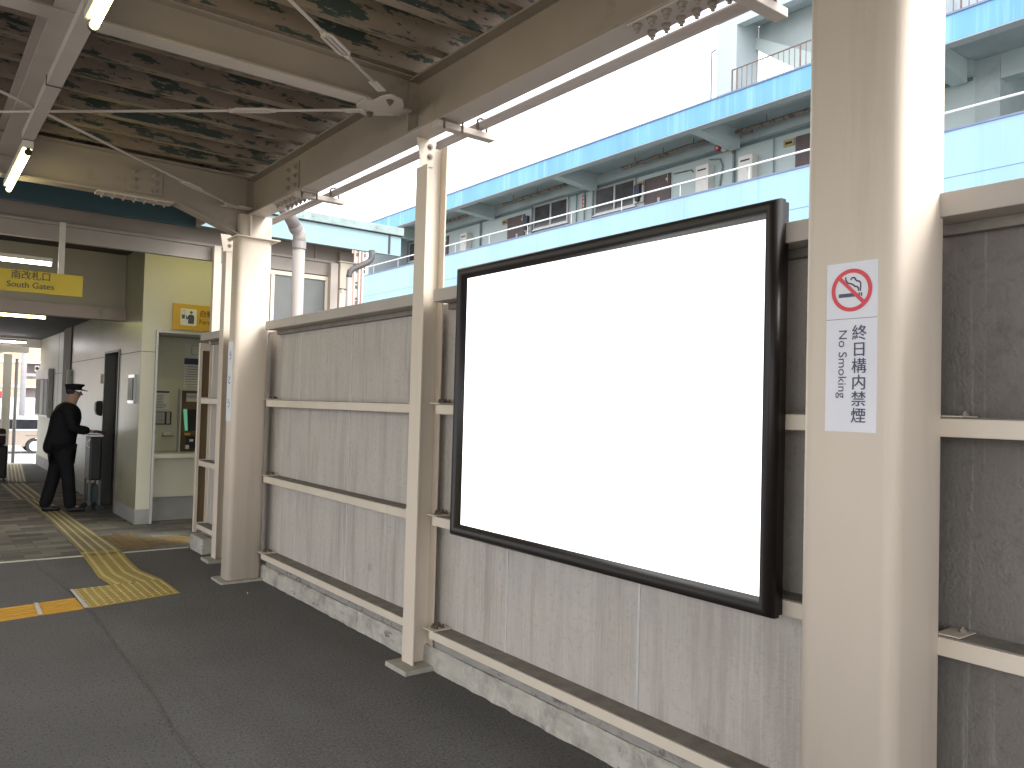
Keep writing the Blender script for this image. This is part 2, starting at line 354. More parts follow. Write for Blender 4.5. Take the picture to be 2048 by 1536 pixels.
# dotted warning field
t = thing('warning_blocks', (1.1, 6.5, 0), 'worn yellow dotted warning field at the corner of the two guide strips', 'tactile paving')
P = [(1.11, 6.475), (1.80, 6.62), (1.80, 7.20), (1.11, 7.14)]
MB().prism([(p[0], p[1], .001) for p in P], (0, 0, .006), 'z').build('base_sheet', 'tactile_yellow', t)
g = MB()
for i in range(12):
    for j in range(10):
        a = lerp(P[0], P[1], (i+.5)/12); b = lerp(P[3], P[2], (i+.5)/12); c = lerp(a, b, (j+.5)/10)
        g.tube([(c[0], c[1], .007), (c[0], c[1], .011)], [.013, .009], 8)
so_ = g.build('studs', 'tactile_stud', t); so_['kind'] = 'stuff'
strip('guide_strip', [(1.407, 7.17), (1.375, 7.55), (1.40, 8.0), (1.435, 8.8)], [(1.80, 7.20), (1.73, 7.65), (1.745, 8.1), (1.787, 8.8)], 'tactile_yellow',
      'yellow guide strip bending from the dotted field toward the paved concourse', 4)
strip('guide_strip', [(1.437, 8.83), (1.48, 11.2), (1.45, 13.48)], [(1.79, 8.83), (1.75, 11.0), (1.73, 13.48)], 'tactile_worn',
      'dull guide strip running past the feet of the man in black', 4)
strip('guide_strip', [(1.36, 13.6), (1.33, 16.03)], [(1.73, 13.6), (1.72, 16.03)], 'tactile_worn', 'worn pale guide strip between the two floor joints inside the passage', 4)
strip('guide_strip', [(1.46, 16.2), (1.80, 20.3)], [(1.76, 16.2), (2.10, 20.3)], 'tactile_worn', 'farthest guide strip, leading out to the bright street exit', 5, z0=.005, z=.009)
strip('guide_strip', [(2.55, 8.90), (2.11, 8.86)], [(2.55, 9.32), (2.11, 9.38)], 'tactile_dull', 'brownish guide strip leading toward the fare machine alcove', 3, studm='tactile_dull')
t = thing('warning_blocks', (1.8, 8.8, 0), 'dull brownish orange dotted field beside the bent guide strip', 'tactile paving')
MB().box(1.795, 2.10, 8.80, 9.72, .001, .006).build('base_sheet', 'tactile_dull', t)
g = MB()
for i in range(5):
    for j in range(14): g.tube([(1.83+i*.06, 8.84+j*.065, .006), (1.83+i*.06, 8.84+j*.065, .0105)], [.013, .009], 8)
so_ = g.build('studs', 'tactile_dull', t); so_['kind'] = 'stuff'
# small stones on the asphalt
for (x, y, r, lb) in ((1.95, 1.93, .012, 'small white stone on the asphalt near the bottom edge'), (2.24, 6.35, .008, 'tiny pale stone on the asphalt before the far pillar')):
    g = MB(); n = 8
    g.tube([(x, y-r, r*.5), (x, y-r*.5, r*.6), (x+r*.2, y+r*.3, r*.7), (x, y+r, r*.5)], [r*.3, r*.8, r*.7, r*.25], 7)
    tag(g.build('stone', 'mortar_white', bevel=.001), lb, 'stone')

# ------------------------------------------------------------ boundary fence
FX = 2.59
fence = thing('boundary_fence', (2.6, 4, 0), 'long grey cement board fence with beige rails, coping and concrete kerb', 'fence')
JO = [-2.32+.95*i for i in range(12)]            # joints: ... .53 1.48 2.43 3.38 4.33 5.28 6.23 7.18 8.13
JO = [-2.30, -1.35, -.40, .545, 1.49, 2.435, 3.39, 4.36, 5.33, 6.268, 7.20, 8.10, 8.648]
for a, b in zip(JO, JO[1:]):
    MB().box(FX, FX+.012, a+.004, b-.004, .128, 2.16).build('board', 'fence_board_dark' if b < 1.6 else 'fence_board', fence)
for a in JO[1:-1]:
    if abs(a-4.36) < .1: continue
    MB().box(FX-.004, FX, a-.0055, a+.0055, .2, 2.16).build('joint_strip', 'joint_batten', fence)
BAYS = [(-2.3, 1.165), (1.45, 4.00), (4.175, 6.74), (7.02, 7.68), (7.86, 8.63)]
for (a, b) in BAYS:
    for (z0, z1) in ((.194, .240), (.846, .900), (1.494, 1.549)):
        MB().box(2.47, 2.572, a+.035, b-.03, z0, z1).build('rail', 'beige_paint', fence, bevel=.003)
        MB().box(2.476, 2.589, a+.035, b-.03, z1+.001, z1+.004).build('rail_top_shade', 'shade_drab', fence)  # thin dark strip painted for the shaded rail top
    c = MB().box(2.45, 2.66, a+.012 if a > 0 else a, b, 2.152, 2.226)
    c.build('coping', 'coping_paint', fence, bevel=.004)
    MB().box(2.555, 2.589, a, b, 2.118, 2.151).build('coping_angle', 'shade_drab', fence)
    MB().box(2.53, 2.588, a, b, .126, .190).build('mortar_course', 'mortar_warm', fence)
# rail brackets with bolts beside posts and pillars
for (yb, sg) in ((4.00, -1), (4.175, 1), (6.74, -1), (1.10, -1), (1.45, 1), (7.86, 1)):
    for z in (.241, .901, 1.550):
        if yb == 1.10:      # only one small bracket end shows past the pillar
            br = MB().box(2.48, 2.585, 1.06, 1.13, z+.004, z+.008).build('bracket', 'beige_paint', fence, bevel=.001)
            g = []; bolt(g, (2.555, 1.085, z+.008), 'z', .009, .007); put_bolts(g, 'bolt_paint', br); continue
        br = MB().box(2.455, 2.585, yb-.01 if sg > 0 else yb-.09, yb+.09 if sg > 0 else yb+.01, z+.004, z+.010).build('bracket', 'beige_paint', fence, bevel=.001)
        g = []
        for k in (.025, .06):
            bolt(g, (2.545, yb+sg*k, z+.010), 'z', .010, .012)
            bolt(g, (2.50, yb+sg*k, z+.010), 'z', .010, .012)
        put_bolts(g, 'rust_bolt', br)
# kerb with uneven worn face
kb = MB(); ys = [-6+i*.09 for i in range(162)]; prof = [(2.512, -.01), (2.508, .03), (2.512, .075), (2.512, .112), (2.522, .124), (2.75, .125)]
for y in ys:
    for k, (x, z) in enumerate(prof):
        j = (.0 if k in (5,) else .004)
        kb.v.append((x+random.uniform(-j, j)-(.012 if k == 0 else 0)*random.random(), y, z+random.uniform(-j, j)*.6))
for i in range(len(ys)-1):
    for k in range(len(prof)-1):
        q = i*len(prof)+k; n_ = len(prof); kb.f.append((q, q+1, q+1+n_, q+n_))
kb.build('kerb', 'kerb_concrete', fence)
MB().box(2.515, 2.75, 8.49, 8.56, -.01, .126).build('kerb_end', 'kerb_concrete', fence, bevel=.006)
MB().box(2.40, 2.512, 8.14, 8.555, -.01, .150).build('kerb_block', 'kerb_concrete', fence, bevel=.012)
# framed end return of the fence
fr = MB()
fr.box(2.455, 2.485, 8.64, 8.69, .15, 2.13); fr.box(2.56, 2.588, 8.64, 8.69, .19, 2.13); fr.box(2.485, 2.56, 8.64, 8.69, 2.05, 2.13)
fr.box(2.485, 2.56, 8.64, 8.69, 1.49, 1.56); fr.box(2.485, 2.56, 8.64, 8.69, .84, .91); fr.box(2.485, 2.56, 8.64, 8.69, .17, .25)
fr.build('end_frame', 'beige_paint', fence, bevel=.003)
MB().box(2.486, 2.559, 8.66, 8.672, .25, 2.05).build('end_panel', 'brown_panel', fence)

# ------------------------------------------------------------ pillars and posts
def pillar(y0, y1, top, label, cap=False):
    p = thing('canopy_pillar', (2.36, (y0+y1)/2, 0), label, 'pillar', 'steel pillars carrying the canopy')
    sec = rounded(2.214, 2.508, y0, y1, .045)
    sh = MB().prism([(x, y, .02) for x, y in sec], (0, 0, top-.02), 'z').build('shaft', 'pillar_paint', p)
    for f in sh.data.polygons: f.use_smooth = abs(f.normal.z) < .5
    MB().prism([(x, y, -.01) for x, y in rounded(2.155, 2.56, y0-.045, y1+.045, .02)], (0, 0, .029), 'z').build('base_plate', 'base_plate', p, bevel=.004)
    if cap:
        MB().box(2.185, 2.565, y0-.03, y1+.03, 2.935, 2.947).build('cap_plate', 'pillar_paint', p, bevel=.002)
        st = MB(); st.box(2.30, 2.312, y0-.02, y0+.004, 2.947, 3.14); st.build('stiffener', 'pillar_paint', p)
    return p
pillar(1.118, 1.425, 3.44, 'big beige pillar at right carrying the no smoking notice')
pillar(6.785, 6.985, 3.134, 'far beige pillar with capital plate between fence and concourse', True)
def hpost(y, label):
    p = thing('steel_post', (2.47, y, 0), label, 'post', 'H section posts along the fence')
    h = .062
    MB().box(2.400, 2.409, y-h, y+h, .03, 2.97).build('flange', 'pillar_paint', p, bevel=.001)
    MB().box(2.532, 2.541, y-h, y+h, .03, 3.10).build('flange', 'pillar_paint', p, bevel=.001)
    MB().box(2.4095, 2.5315, y-.004, y+.004, .03, 3.09).build('web', 'beige_paint', p)
    MB().prism([(2.355, y-.005, 3.134), (2.49, y-.005, 3.134), (2.47, y-.005, 2.97), (2.385, y-.005, 2.97)], (0, -.008, 0), 'y').build('gusset', 'beige_paint', p, bevel=.001)
    g = []
    for z in (3.09, 3.03): bolt(g, (2.445, y-.013, z), 'y', .014, .01, -1)
    put_bolts(g, 'bolt_paint', p)
    MB().box(2.32, 2.575, y-.12, y+.12, -.01, .028).build('base_plate', 'base_plate', p, bevel=.004)
    return p
hpost(4.09, 'slim beige H post between the advertising board and the far pillar')
hpost(7.775, 'slim beige H post just behind the far pillar')

# ------------------------------------------------------------ platform canopy
can = thing('platform_canopy', (0, 2, 3.46), 'brown steel canopy with peeling corrugated deck over the platform', 'canopy')
PIT = .33; prof = []
y = 4.68-PIT*24
while y < 7.2:
    prof += [(y-.038, 3.465), (y+.038, 3.465), (y+.056, 3.60), (y+PIT-.056, 3.60)]; y += PIT
dk = MB()
xs = [-4.4, -2.2, 0, 1.2, 2.46]
for (yy, zz) in prof:
    for x in xs: dk.v.append((x, yy, zz))
nx = len(xs)
for i in range(len(prof)-1):
    for k in range(nx-1): q = i*nx+k; dk.f.append((q, q+1, q+1+nx, q+nx))
dk.build('corrugated_deck', 'deck_paint', can)
MB().box(-4.4, 2.46, -3.3, 7.15, 3.612, 3.63).build('roof_skin', 'roof_top', can)
MB().box(-4.4, 2.46, 7.10, 9.15, 3.84, 3.88).build('roof_extension', 'dark_ceiling', can)
MB().box(2.43, 2.46, 7.145, 8.89, 3.40, 3.838).build('extension_light_stop', 'beam_paint', can)  # added board that stops light leaking onto the inner fascia
MB().box(-4.4, 2.46, 7.10, 7.14, 3.57, 3.84).build('roof_step', 'beam_paint', can)
mbm = MB().ibeam('y', -3.2, 7.1, 2.362, .146, 3.134, 3.46, .012, .009).build('main_beam', 'beam_paint', can)
# lighter painted outer strip below is just the flange underside
MB().box(2.2895, 2.4345, -3.2, 7.1, 3.1305, 3.1335).build('flange_underside', 'flange_paint', can)
# splice plates with bolts under and beside the main beam
for (ya, yb, nb) in ((1.52, 2.30, 10), (5.66, 6.24, 7)):
    sp = MB().box(2.295, 2.429, ya, yb, 3.119, 3.130).build('splice_plate', 'flange_paint', can, bevel=.001)
    g = []
    for k in range(nb):
        yy = ya+.04+(yb-ya-.08)*k/(nb-1)
        for x in (2.318, 2.406): bolt(g, (x, yy, 3.119), 'z', .016, .018, -1)
    put_bolts(g, 'bolt_paint', sp)
sp = MB().box(2.346, 2.356, 5.86, 6.08, 3.18, 3.40).build('splice_plate', 'beam_paint', can, bevel=.001)
g = []
for yy in (5.90, 6.04):
    for z in (3.22, 3.29, 3.36): bolt(g, (2.346, yy, z), 'x', .015, .014, -1)
put_bolts(g, 'bolt_paint', sp)
for yy in (4.09, 1.27, 6.88, -1.6): MB().box(2.292, 2.356, yy-.005, yy+.005, 3.147, 3.447).build('stiffener', 'beam_paint', can)
# cross beams
for yc in (4.09, -1.6): MB().ibeam('x', -4.4, 2.289, yc, .122, 3.262, 3.463, .010, .007).build('cross_beam', 'beam_paint', can, bevel=.001)
for yc in (4.09, -1.6): MB().box(-4.4, 2.289, yc-.0605, yc+.0605, 3.2585, 3.2615).build('flange_underside', 'flange_paint', can)
def haunch(yc, w0=.14):
    h = MB(); w = w0/2
    # web
    poly = [(-4.4, 3.147), (1.70, 3.147), (2.213, 2.965), (2.289, 2.965), (2.289, 3.45), (-4.4, 3.45)]
    h.prism([(x, yc+.0045, z) for x, z in poly], (0, -.009, 0), 'y')
    h.box(-4.4, 2.289, yc-w, yc+w, 3.45, 3.463)
    h.box(-4.4, 1.70, yc-w, yc+w, 3.134, 3.147)
    h.prism([(1.70, yc-w, 3.134), (2.213, yc-w, 2.952), (2.213, yc-w, 2.964), (1.70, yc-w, 3.147)], (0, 2*w, 0), 'y')
    b = h.build('haunched_beam', 'beam_paint', can)
    sp = MB().box(1.33, 1.60, yc-.0145, yc-.0050, 3.175, 3.375).build('splice_plate', 'beam_paint', b, bevel=.001)
    g = []
    for x in (1.385, 1.535):
        for z in (3.21, 3.275, 3.34): bolt(g, (x, yc-.0145, z), 'y', .017, .014, -1)
    put_bolts(g, 'bolt_paint', sp)
    sp = MB().box(1.12, 1.68, yc-w+.004, yc+w-.004, 3.122, 3.1335).build('splice_plate', 'flange_paint', b, bevel=.001)
    g = []
    for k in range(7):
        for s in (-1, 1): bolt(g, (1.17+k*.077, yc+s*.042, 3.122), 'z', .011, .009, -1)
    put_bolts(g, 'bolt_paint', sp)
haunch(6.86); haunch(1.27)
# longitudinal joists
for xj in (.545, -2.0):
    for (a, b) in ((-3.2, 1.20), (1.34, 4.03), (4.15, 6.79)):
        MB().ibeam('y', a, b, xj-.03, .11, 3.27, 3.462, .010, .007).build('joist', 'flange_paint', can)
# bracing rods with turnbuckles and gussets
def rod(p, q, tb=None):
    p, q = Vector(p), Vector(q); d = (q-p).normalized()
    r = MB().tube([p, q], .0085, 10).build('brace_rod', 'flange_paint', can, smooth=True)
    if tb is not None:
        a = p+d*tb-d*.12; b = a+d*.25; s = d.cross(Vector((0, 0, 1))).normalized()
        g = MB()
        for sg in (-1, 1): g.tube([a, a+d*.035+s*sg*.024, b-d*.035+s*sg*.024, b], .0085, 8)
        g.tube([a-d*.015, a+d*.02], .014, 8); g.tube([b-d*.02, b+d*.015], .014, 8)
        g.build('turnbuckle', 'flange_paint', r, smooth=True)
    e = q-d*.03; s = d.cross(Vector((0, 0, 1))).normalized()*.024
    g = MB().prism([e-s-d*.07, e+s-d*.07, e+s+d*.05, e-s+d*.05], (0, 0, -.008), 'z'); g.build('end_fork', 'flange_paint', r)
def along(p, q, t): return tuple(p[i]+(q[i]-p[i])*t for i in range(3))
rod((.10, 2.33, 3.243), (1.975, 3.83, 3.243), 1.87)
rod((-.55, 6.50, 3.235), (2.04, 4.185, 3.243), 2.82)
rod((-.55, 4.20, 3.165), (2.13, 6.715, 3.165), 3.05)
rod((-.6, .17, 3.215), (1.985, -1.4, 3.215))
for pl in ([(2.03, 4.032), (2.04, 3.93), (2.07, 3.875), (2.15, 3.90), (2.20, 3.97), (2.225, 4.032)], [(2.235, 4.148), (2.20, 4.18), (2.10, 4.255), (2.04, 4.24), (1.99, 4.148)]):
    MB().prism([(x, y, 3.254) for x, y in pl], (0, 0, -.009), 'z').build('gusset_plate', 'flange_paint', can, bevel=.001)
MB().box(1.99, 2.285, 4.032, 4.148, 3.249, 3.2575).build('gusset_plate', 'flange_paint', can, bevel=.001)
g = []
for p in ((2.10, 3.95), (2.10, 4.195)): bolt(g, (p[0], p[1], 3.245), 'z', .016, .014, -1)
put_bolts(g, 'rust_bolt', can)
MB().prism([(2.05, 6.785, 3.175), (2.20, 6.67, 3.175), (2.288, 6.70, 3.175), (2.288, 6.785, 3.175)], (0, 0, -.009), 'z').build('gusset_plate', 'flange_paint', can, bevel=.001)

# conduit outside the beam
cn = thing('conduit_run', (2.6, 3, 3.1), 'long grey conduit slung on channel brackets outside the canopy beam', 'conduit')
MB().tube([(2.585, -3, 3.162), (2.585, 7.05, 3.162), (2.585, 7.2, 3.16)], .027, 14).build('pipe', 'conduit_grey', cn, smooth=True)
for yy in (1.82, 3.74, 5.72, -.2):
    b = MB().box(2.27, 2.66, yy-.03, yy+.03, 3.082, 3.118).build('bracket', 'flange_paint', cn, bevel=.003)
    for xx in (2.31, 2.43): MB().tube([(xx, yy-.034, 3.075), (xx, yy-.034, 3.145)], .006, 8).build('hook_bolt', 'rust_bolt', b)
    g = MB(); g.tube([(2.552, yy, 3.12), (2.552, yy, 3.185), (2.568, yy, 3.20), (2.602, yy, 3.20), (2.618, yy, 3.185), (2.618, yy, 3.12)], .007, 8)
    g.build('clamp', 'rust_bolt', b)

# ------------------------------------------------------------ advertising board
ad = thing('advertising_board', (2.45, 2.66, 1.57), 'large blank white advertising board in thick black frame on the fence', 'advertising board')
y0, y1, z0, z1 = 1.700, 3.602, .904, 2.243           # visible opening
def ring(xs_off, name, m, bevel=0):
    """mitred frame swept from a profile list of (x, outward offset)"""
    b = MB(); n = len(xs_off)
    for (sy, sz) in ((0, 0), (1, 0), (1, 1), (0, 1)):
        for (x, o) in xs_off:
            b.v.append((x, (y1+o if sy else y0-o), (z1+o if sz else z0-o)))
    for c in range(4):
        for k in range(n): b.f.append((c*n+k, c*n+(k+1) % n, ((c+1) % 4)*n+(k+1) % n, ((c+1) % 4)*n+k))
    o = b.build(name, m, ad); 
    for f in o.data.polygons: f.use_smooth = True
    if bevel: pass
    return o
pr = [(2.440, -.004), (2.424, -.003), (2.416, .004)]
for k in range(9):
    w = math.radians(180-22.5*k); pr.append((2.412-.030*math.sin(w)*1.0, .030-.026*math.cos(math.pi-w)))
pr = [(2.440, -.004), (2.420, 0), (2.410, .006), (2.398, .010), (2.388, .018), (2.382, .030), (2.381, .040), (2.386, .050), (2.398, .058), (2.414, .062), (2.440, .062), (2.440, .056), (2.468, .056), (2.468, -.004)]
ring(pr, 'frame', 'black_frame')
MB().box(2.422, 2.428, y0-.003, y1+.003, z0-.003, z1+.003).build('poster_panel', 'added_glow_white', ad)
MB().box(2.430, 2.462, y0, y1, z0, z1).build('back_box', 'frame_back', ad)

# ------------------------------------------------------------ no smoking notice on the near pillar
ns = thing('no_smoking_notice', (2.21, 1.26, 1.5), 'white no smoking notice with red ring and vertical lettering on the pillar', 'sign')
X1 = 2.2120; rt_, up_ = (0, -1, 0), (0, 0, 1)
MB().box(X1, X1+.0035, 1.179, 1.338, 1.502, 2.004).build('sheet', 'sticker_white', ns)
MB().box(X1-.0008, X1, 1.179, 1.338, 1.8355, 1.8368).build('divider_line', 'ink_navy', ns)
cy, cz = 1.2585, 1.9205
def annulus(ro, ri, n=48):
    g = MB(); ou = [(X1-.0016, cy+ro*math.cos(2*math.pi*k/n), cz+ro*math.sin(2*math.pi*k/n)) for k in range(n)]
    inn = [(X1-.0016, cy+ri*math.cos(2*math.pi*k/n), cz+ri*math.sin(2*math.pi*k/n)) for k in range(n)]
    g.v = ou+inn
    for k in range(n): g.f.append((k, (k+1) % n, n+(k+1) % n, n+k))
    return g
g = annulus(.0635, .0515); a = Vector((0, .707, .707))*.0525; b = Vector((0, .707, -.707))*.0055; c0 = Vector((X1-.0017, cy, cz))
g.quadf(c0+a+b, c0+a-b, c0-a-b, c0-a+b); g.build('prohibition_ring', 'ink_red', ns)
g = MB(); XX = X1-.0010
g.quadf((XX, cy+.040, cz-.020), (XX, cy-.018, cz-.020), (XX, cy-.018, cz-.009), (XX, cy+.040, cz-.009))
for yy in (-.022, -.029): g.quadf((XX, cy+yy, cz-.020), (XX, cy+yy-.004, cz-.020), (XX, cy+yy-.004, cz-.009), (XX, cy+yy, cz-.009))
def ribbon(pts, w):
    for p, q in zip(pts, pts[1:]):
        d = Vector((0, q[0]-p[0], q[1]-p[1])).normalized(); s = Vector((0, -d.z, d.y))*w/2
        P, Q = Vector((XX, cy+p[0], cz+p[1]))-d*w*.2, Vector((XX, cy+q[0], cz+q[1]))+d*w*.2
        g.quadf(P+s, P-s, Q-s, Q+s)
ribbon([(.019, .039), (.018, .030), (.012, .022), (.002, .019), (-.006, .015), (-.010, .010), (-.017, .009), (-.021, .004), (-.022, -.004)], .0042)
ribbon([(.003, .031), (-.002, .037), (-.009, .036), (-.012, .030), (-.016, .026), (-.024, .024), (-.028, .018), (-.028, .008), (-.027, -.004)], .0042)
g.build('cigarette_symbol', 'ink_navy', ns)
for k, ch in enumerate('終日構内禁煙'):
    text('lettering', ch, .0475, 'ink_navy', (X1-.0012, 1.2330, 1.790-k*.0485), rt_, up_, ns, dup=.0012)
text('lettering', 'No Smoking', .037, 'ink_navy', (X1-.0012, 1.2850, 1.703), (0, 0, -1), (0, -1, 0), ns, sx=1.10)

# ------------------------------------------------------------ station name plate on the far pillar
un = thing('station_name_plate', (2.21, 6.9, 1.36), 'narrow white plate with blue hiragana on the far pillar', 'sign')
MB().box(2.2085, 2.2138, 6.832, 6.945, 1.362, 2.040).build('plate', 'sticker_white', un)
for k, ch in enumerate('うとう'): text('lettering', ch, .085, 'ink_blue', (2.2075, 6.888, 1.915-k*.205), rt_, up_, un, dup=.003)

# ------------------------------------------------------------ fluorescent lamps
def lamp_y(x, ya, yb, z, label):
    p = thing('fluorescent_lamp', (x, (ya+yb)/2, z), label, 'lamp', 'fluorescent lamps')
    MB().box(x-.030, x+.030, ya, yb, z, z+.045).build('housing', 'lamp_body', p, bevel=.004)
    MB().tube([(x+.004, ya+.03, z-.025), (x+.004, yb-.03, z-.025)], .0165, 12).build('tube', 'tube_warm', p, smooth=True)
    for yy in (ya+.02, yb-.02): MB().tube([(x+.004, yy-.012, z-.025), (x+.004, yy+.012, z-.025)], .021, 12).build('socket', 'black_plastic', p)
    for yy in (ya+.02, yb-.02): MB().box(x-.005, x+.012, yy-.01, yy+.01, z-.012, z).build('socket_arm', 'black_plastic', p)
lamp_y(.557, 5.80, 7.02, 3.092, 'glowing tube lamp hanging below the haunched beam at left edge')
lamp_y(.557, 2.42, 3.66, 3.092, 'glowing tube lamp at the top left edge of the photo')
wr = thing('wiring_duct', (.55, 4.7, 3.1), 'straight beige wiring duct joining the two warm tube lamps', 'wiring duct')
MB().box(.520, .590, 3.64, 5.79, 3.140, 3.185).build('duct', 'flange_paint', wr, bevel=.003)
for yy in (3.75, 4.7, 5.65): MB().box(.548, .562, yy-.02, yy+.02, 3.185, 3.268).build('hanger', 'flange_paint', wr)
MB().box(.516, .594, 4.69, 4.70, 3.136, 3.189).build('joint', 'seam', wr)

# ------------------------------------------------------------ concourse canopy with blue fascia
cc = thing('concourse_canopy', (2, 8.9, 3), 'pale aqua fascia canopy over the concourse beyond the fence', 'canopy')
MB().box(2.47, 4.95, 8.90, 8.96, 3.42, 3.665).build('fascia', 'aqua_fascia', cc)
MB().box(-4, 2.469, 8.90, 8.96, 3.395, 3.665).build('inner_fascia', 'dark_blue', cc, label='dark blue fascia board under the platform roof')
MB().box(2.47, 4.97, 8.86, 8.98, 3.675, 3.775).build('gutter', 'gutter_grey', cc, bevel=.006)
MB().box(2.47, 4.955, 8.885, 8.96, 3.6655, 3.6745).build('gutter_shadow_gap', 'dark_rust', cc)
MB().box(4.77, 4.795, 8.890, 8.899, 3.43, 3.77).build('fascia_joint', 'dark_rust', cc)
MB().box(-4, 4.95, 8.98, 20.3, 3.72, 3.76).build('roof', 'dark_ceiling', cc)
MB().box(-4, 4.45, 9.26, 9.30, 3.298, 3.72).build('upper_beam', 'beam_paint', cc)
MB().box(3.95, 3.975, 9.24, 9.258, 3.30, 3.72).build('stiffener', 'beam_paint', cc)
MB().box(-4, 4.42, 9.20, 9.30, 3.265, 3.297).build('ledge', 'mid_paint', cc, bevel=.002)
MB().box(-4, 4.12, 9.225, 9.30, 3.11, 3.263).build('lower_beam', 'mid_paint', cc)
# left side beige band under the fascia that reads lower
c1 = thing('concourse_column', (2.74, 9.1, 0), 'pale square column behind the fence end beside the fare sign', 'column', 'concourse columns')
MB().box(2.700, 2.775, 9.10, 9.18, 0, 3.264).build('shaft', 'pillar_paint', c1, bevel=.002)
c2 = thing('concourse_column', (4.32, 9.2, 0), 'beige column under the right end of the aqua canopy', 'column', 'concourse columns')
MB().box(4.235, 4.405, 9.12, 9.19, 0, 3.28).build('shaft', 'pillar_paint', c2, bevel=.003)
MB().box(4.215, 4.46, 9.10, 9.25, 3.281, 3.295).build('cap_plate', 'pillar_paint', c2)
MB().box(4.12, 4.215, 9.14, 9.24, 0, 3.262).build('side_strip', 'flange_paint', c2)
MB().box(4.26, 4.45, 9.20, 9.26, 3.298, 3.43).build('head', 'beam_paint', c2)
# glazed screen
gs = thing('glazed_screen', (3.6, 9.25, 0), 'beige framed screen with grey obscured panes behind the fence', 'screen')
f = MB(); f.box(2.80, 4.12, 9.215, 9.265, 3.045, 3.095); f.box(4.085, 4.12, 9.215, 9.265, 0, 3.045)
for x in (3.40, 2.80): f.box(x, x+.045, 9.215, 9.265, 0, 3.045)
f.box(2.845, 4.085, 9.215, 9.265, 0, .9); f.build('frame', 'beige_paint', gs, bevel=.002)
for (a, b) in ((2.847, 3.398), (3.447, 4.083)): MB().box(a, b, 9.235, 9.245, .902, 3.043).build('pane', 'glass_grey', gs)
MB().box(2.80, 4.12, 9.24, 9.28, 3.096, 3.109).build('head_gap', 'seam', gs)
# downpipes
dp = thing('downpipe', (3.05, 7.5, 0), 'thick grey plastic downpipe with bent top behind the far pillar', 'downpipe', 'downpipes behind the fence')
path = [(3.03, 7.5, .0), (3.03, 7.5, 3.10)]
MB().tube([(3.035, 7.5, -.5), (3.035, 7.5, 3.06)], .060, 20).build('pipe', 'pipe_pvc', dp, smooth=True)
MB().tube([(3.035, 7.5, 3.045), (3.035, 7.5, 3.115)], .068, 20).build('collar', 'pipe_pvc_dark', dp, smooth=False)
MB().tube([(3.035, 7.5, 3.10), (3.035, 7.5, 3.17), (3.02, 7.49, 3.205), (2.985, 7.47, 3.24)], .062, 20).build('elbow', 'pipe_pvc', dp, smooth=True)
MB().tube([(3.00, 7.48, 3.225), (2.965, 7.458, 3.262)], .069, 20).build('collar', 'pipe_pvc_dark', dp)
MB().tube([(2.985, 7.47, 3.24), (2.87, 7.40, 3.36), (2.80, 7.36, 3.40), (2.5, 7.2, 3.42)], .062, 20).build('upper_pipe', 'pipe_pvc_dark', dp, smooth=True)
dq = thing('downpipe', (4.2, 8.8, 0), 'thinner dark cranked downpipe under the right end of the aqua fascia', 'downpipe', 'downpipes behind the fence')
MB().tube([(4.52, 8.85, 3.43), (4.52, 8.85, 3.34), (4.50, 8.85, 3.30), (4.455, 8.85, 3.265), (4.27, 8.85, 3.165), (4.235, 8.85, 3.13), (4.225, 8.85, 3.08), (4.225, 8.85, 3.06)], .036, 16).build('crank', 'pipe_iron', dq, smooth=True)
MB().tube([(4.225, 8.85, -.5), (4.225, 8.85, 3.07)], .034, 16).build('pipe', 'pipe_pvc', dq, smooth=True)
MB().box(4.10, 4.19, 8.84, 8.86, 2.90, 2.915).build('clip', 'dark_rust', dq)
MB().tube([(4.14, 8.85, 2.86), (4.14, 8.85, 2.90)], .022, 12).build('float', 'paper', dq)

# ------------------------------------------------------------ station building
sb = thing('station_building', (2.3, 10.4, 0), 'cream tiled station building around the passage and fare alcove', 'building')
WX = 2.27; DY0, DY1 = 11.64, 12.57
def w(x0, x1, y0, y1, z0, z1, name, m): return MB().box(x0, x1, y0, y1, z0, z1).build(name, m, sb)
# passage side wall, with a door opening
w(WX, 2.40, 10.437, DY0, .18, 3.7, 'passage_wall', 'tile_wall'); w(WX, 2.40, DY1, 15.5, .18, 3.7, 'passage_wall', 'tile_wall'); w(WX, 2.40, DY0, DY1, 2.165, 3.7, 'passage_wall', 'tile_wall')
w(WX-.003, 2.40, 10.437, DY0, 0, .18, 'dado', 'grey_dado'); w(WX-.003, 2.40, DY1, 15.5, 0, .18, 'dado', 'grey_dado')
for (a, b) in ((10.44, DY0-.03), (DY1+.03, 15.5)): w(WX-.002, WX, a, b, 2.098, 2.106, 'seam', 'seam')
# front pilaster
w(WX+.002, 2.43, 10.43, 10.436, .18, 3.7, 'pilaster', 'cream_wall'); w(WX, 2.432, 10.424, 10.436, 0, .18, 'dado', 'grey_dado')
w(WX+.004, 2.428, 10.428, 10.43, 2.098, 2.104, 'seam', 'seam')
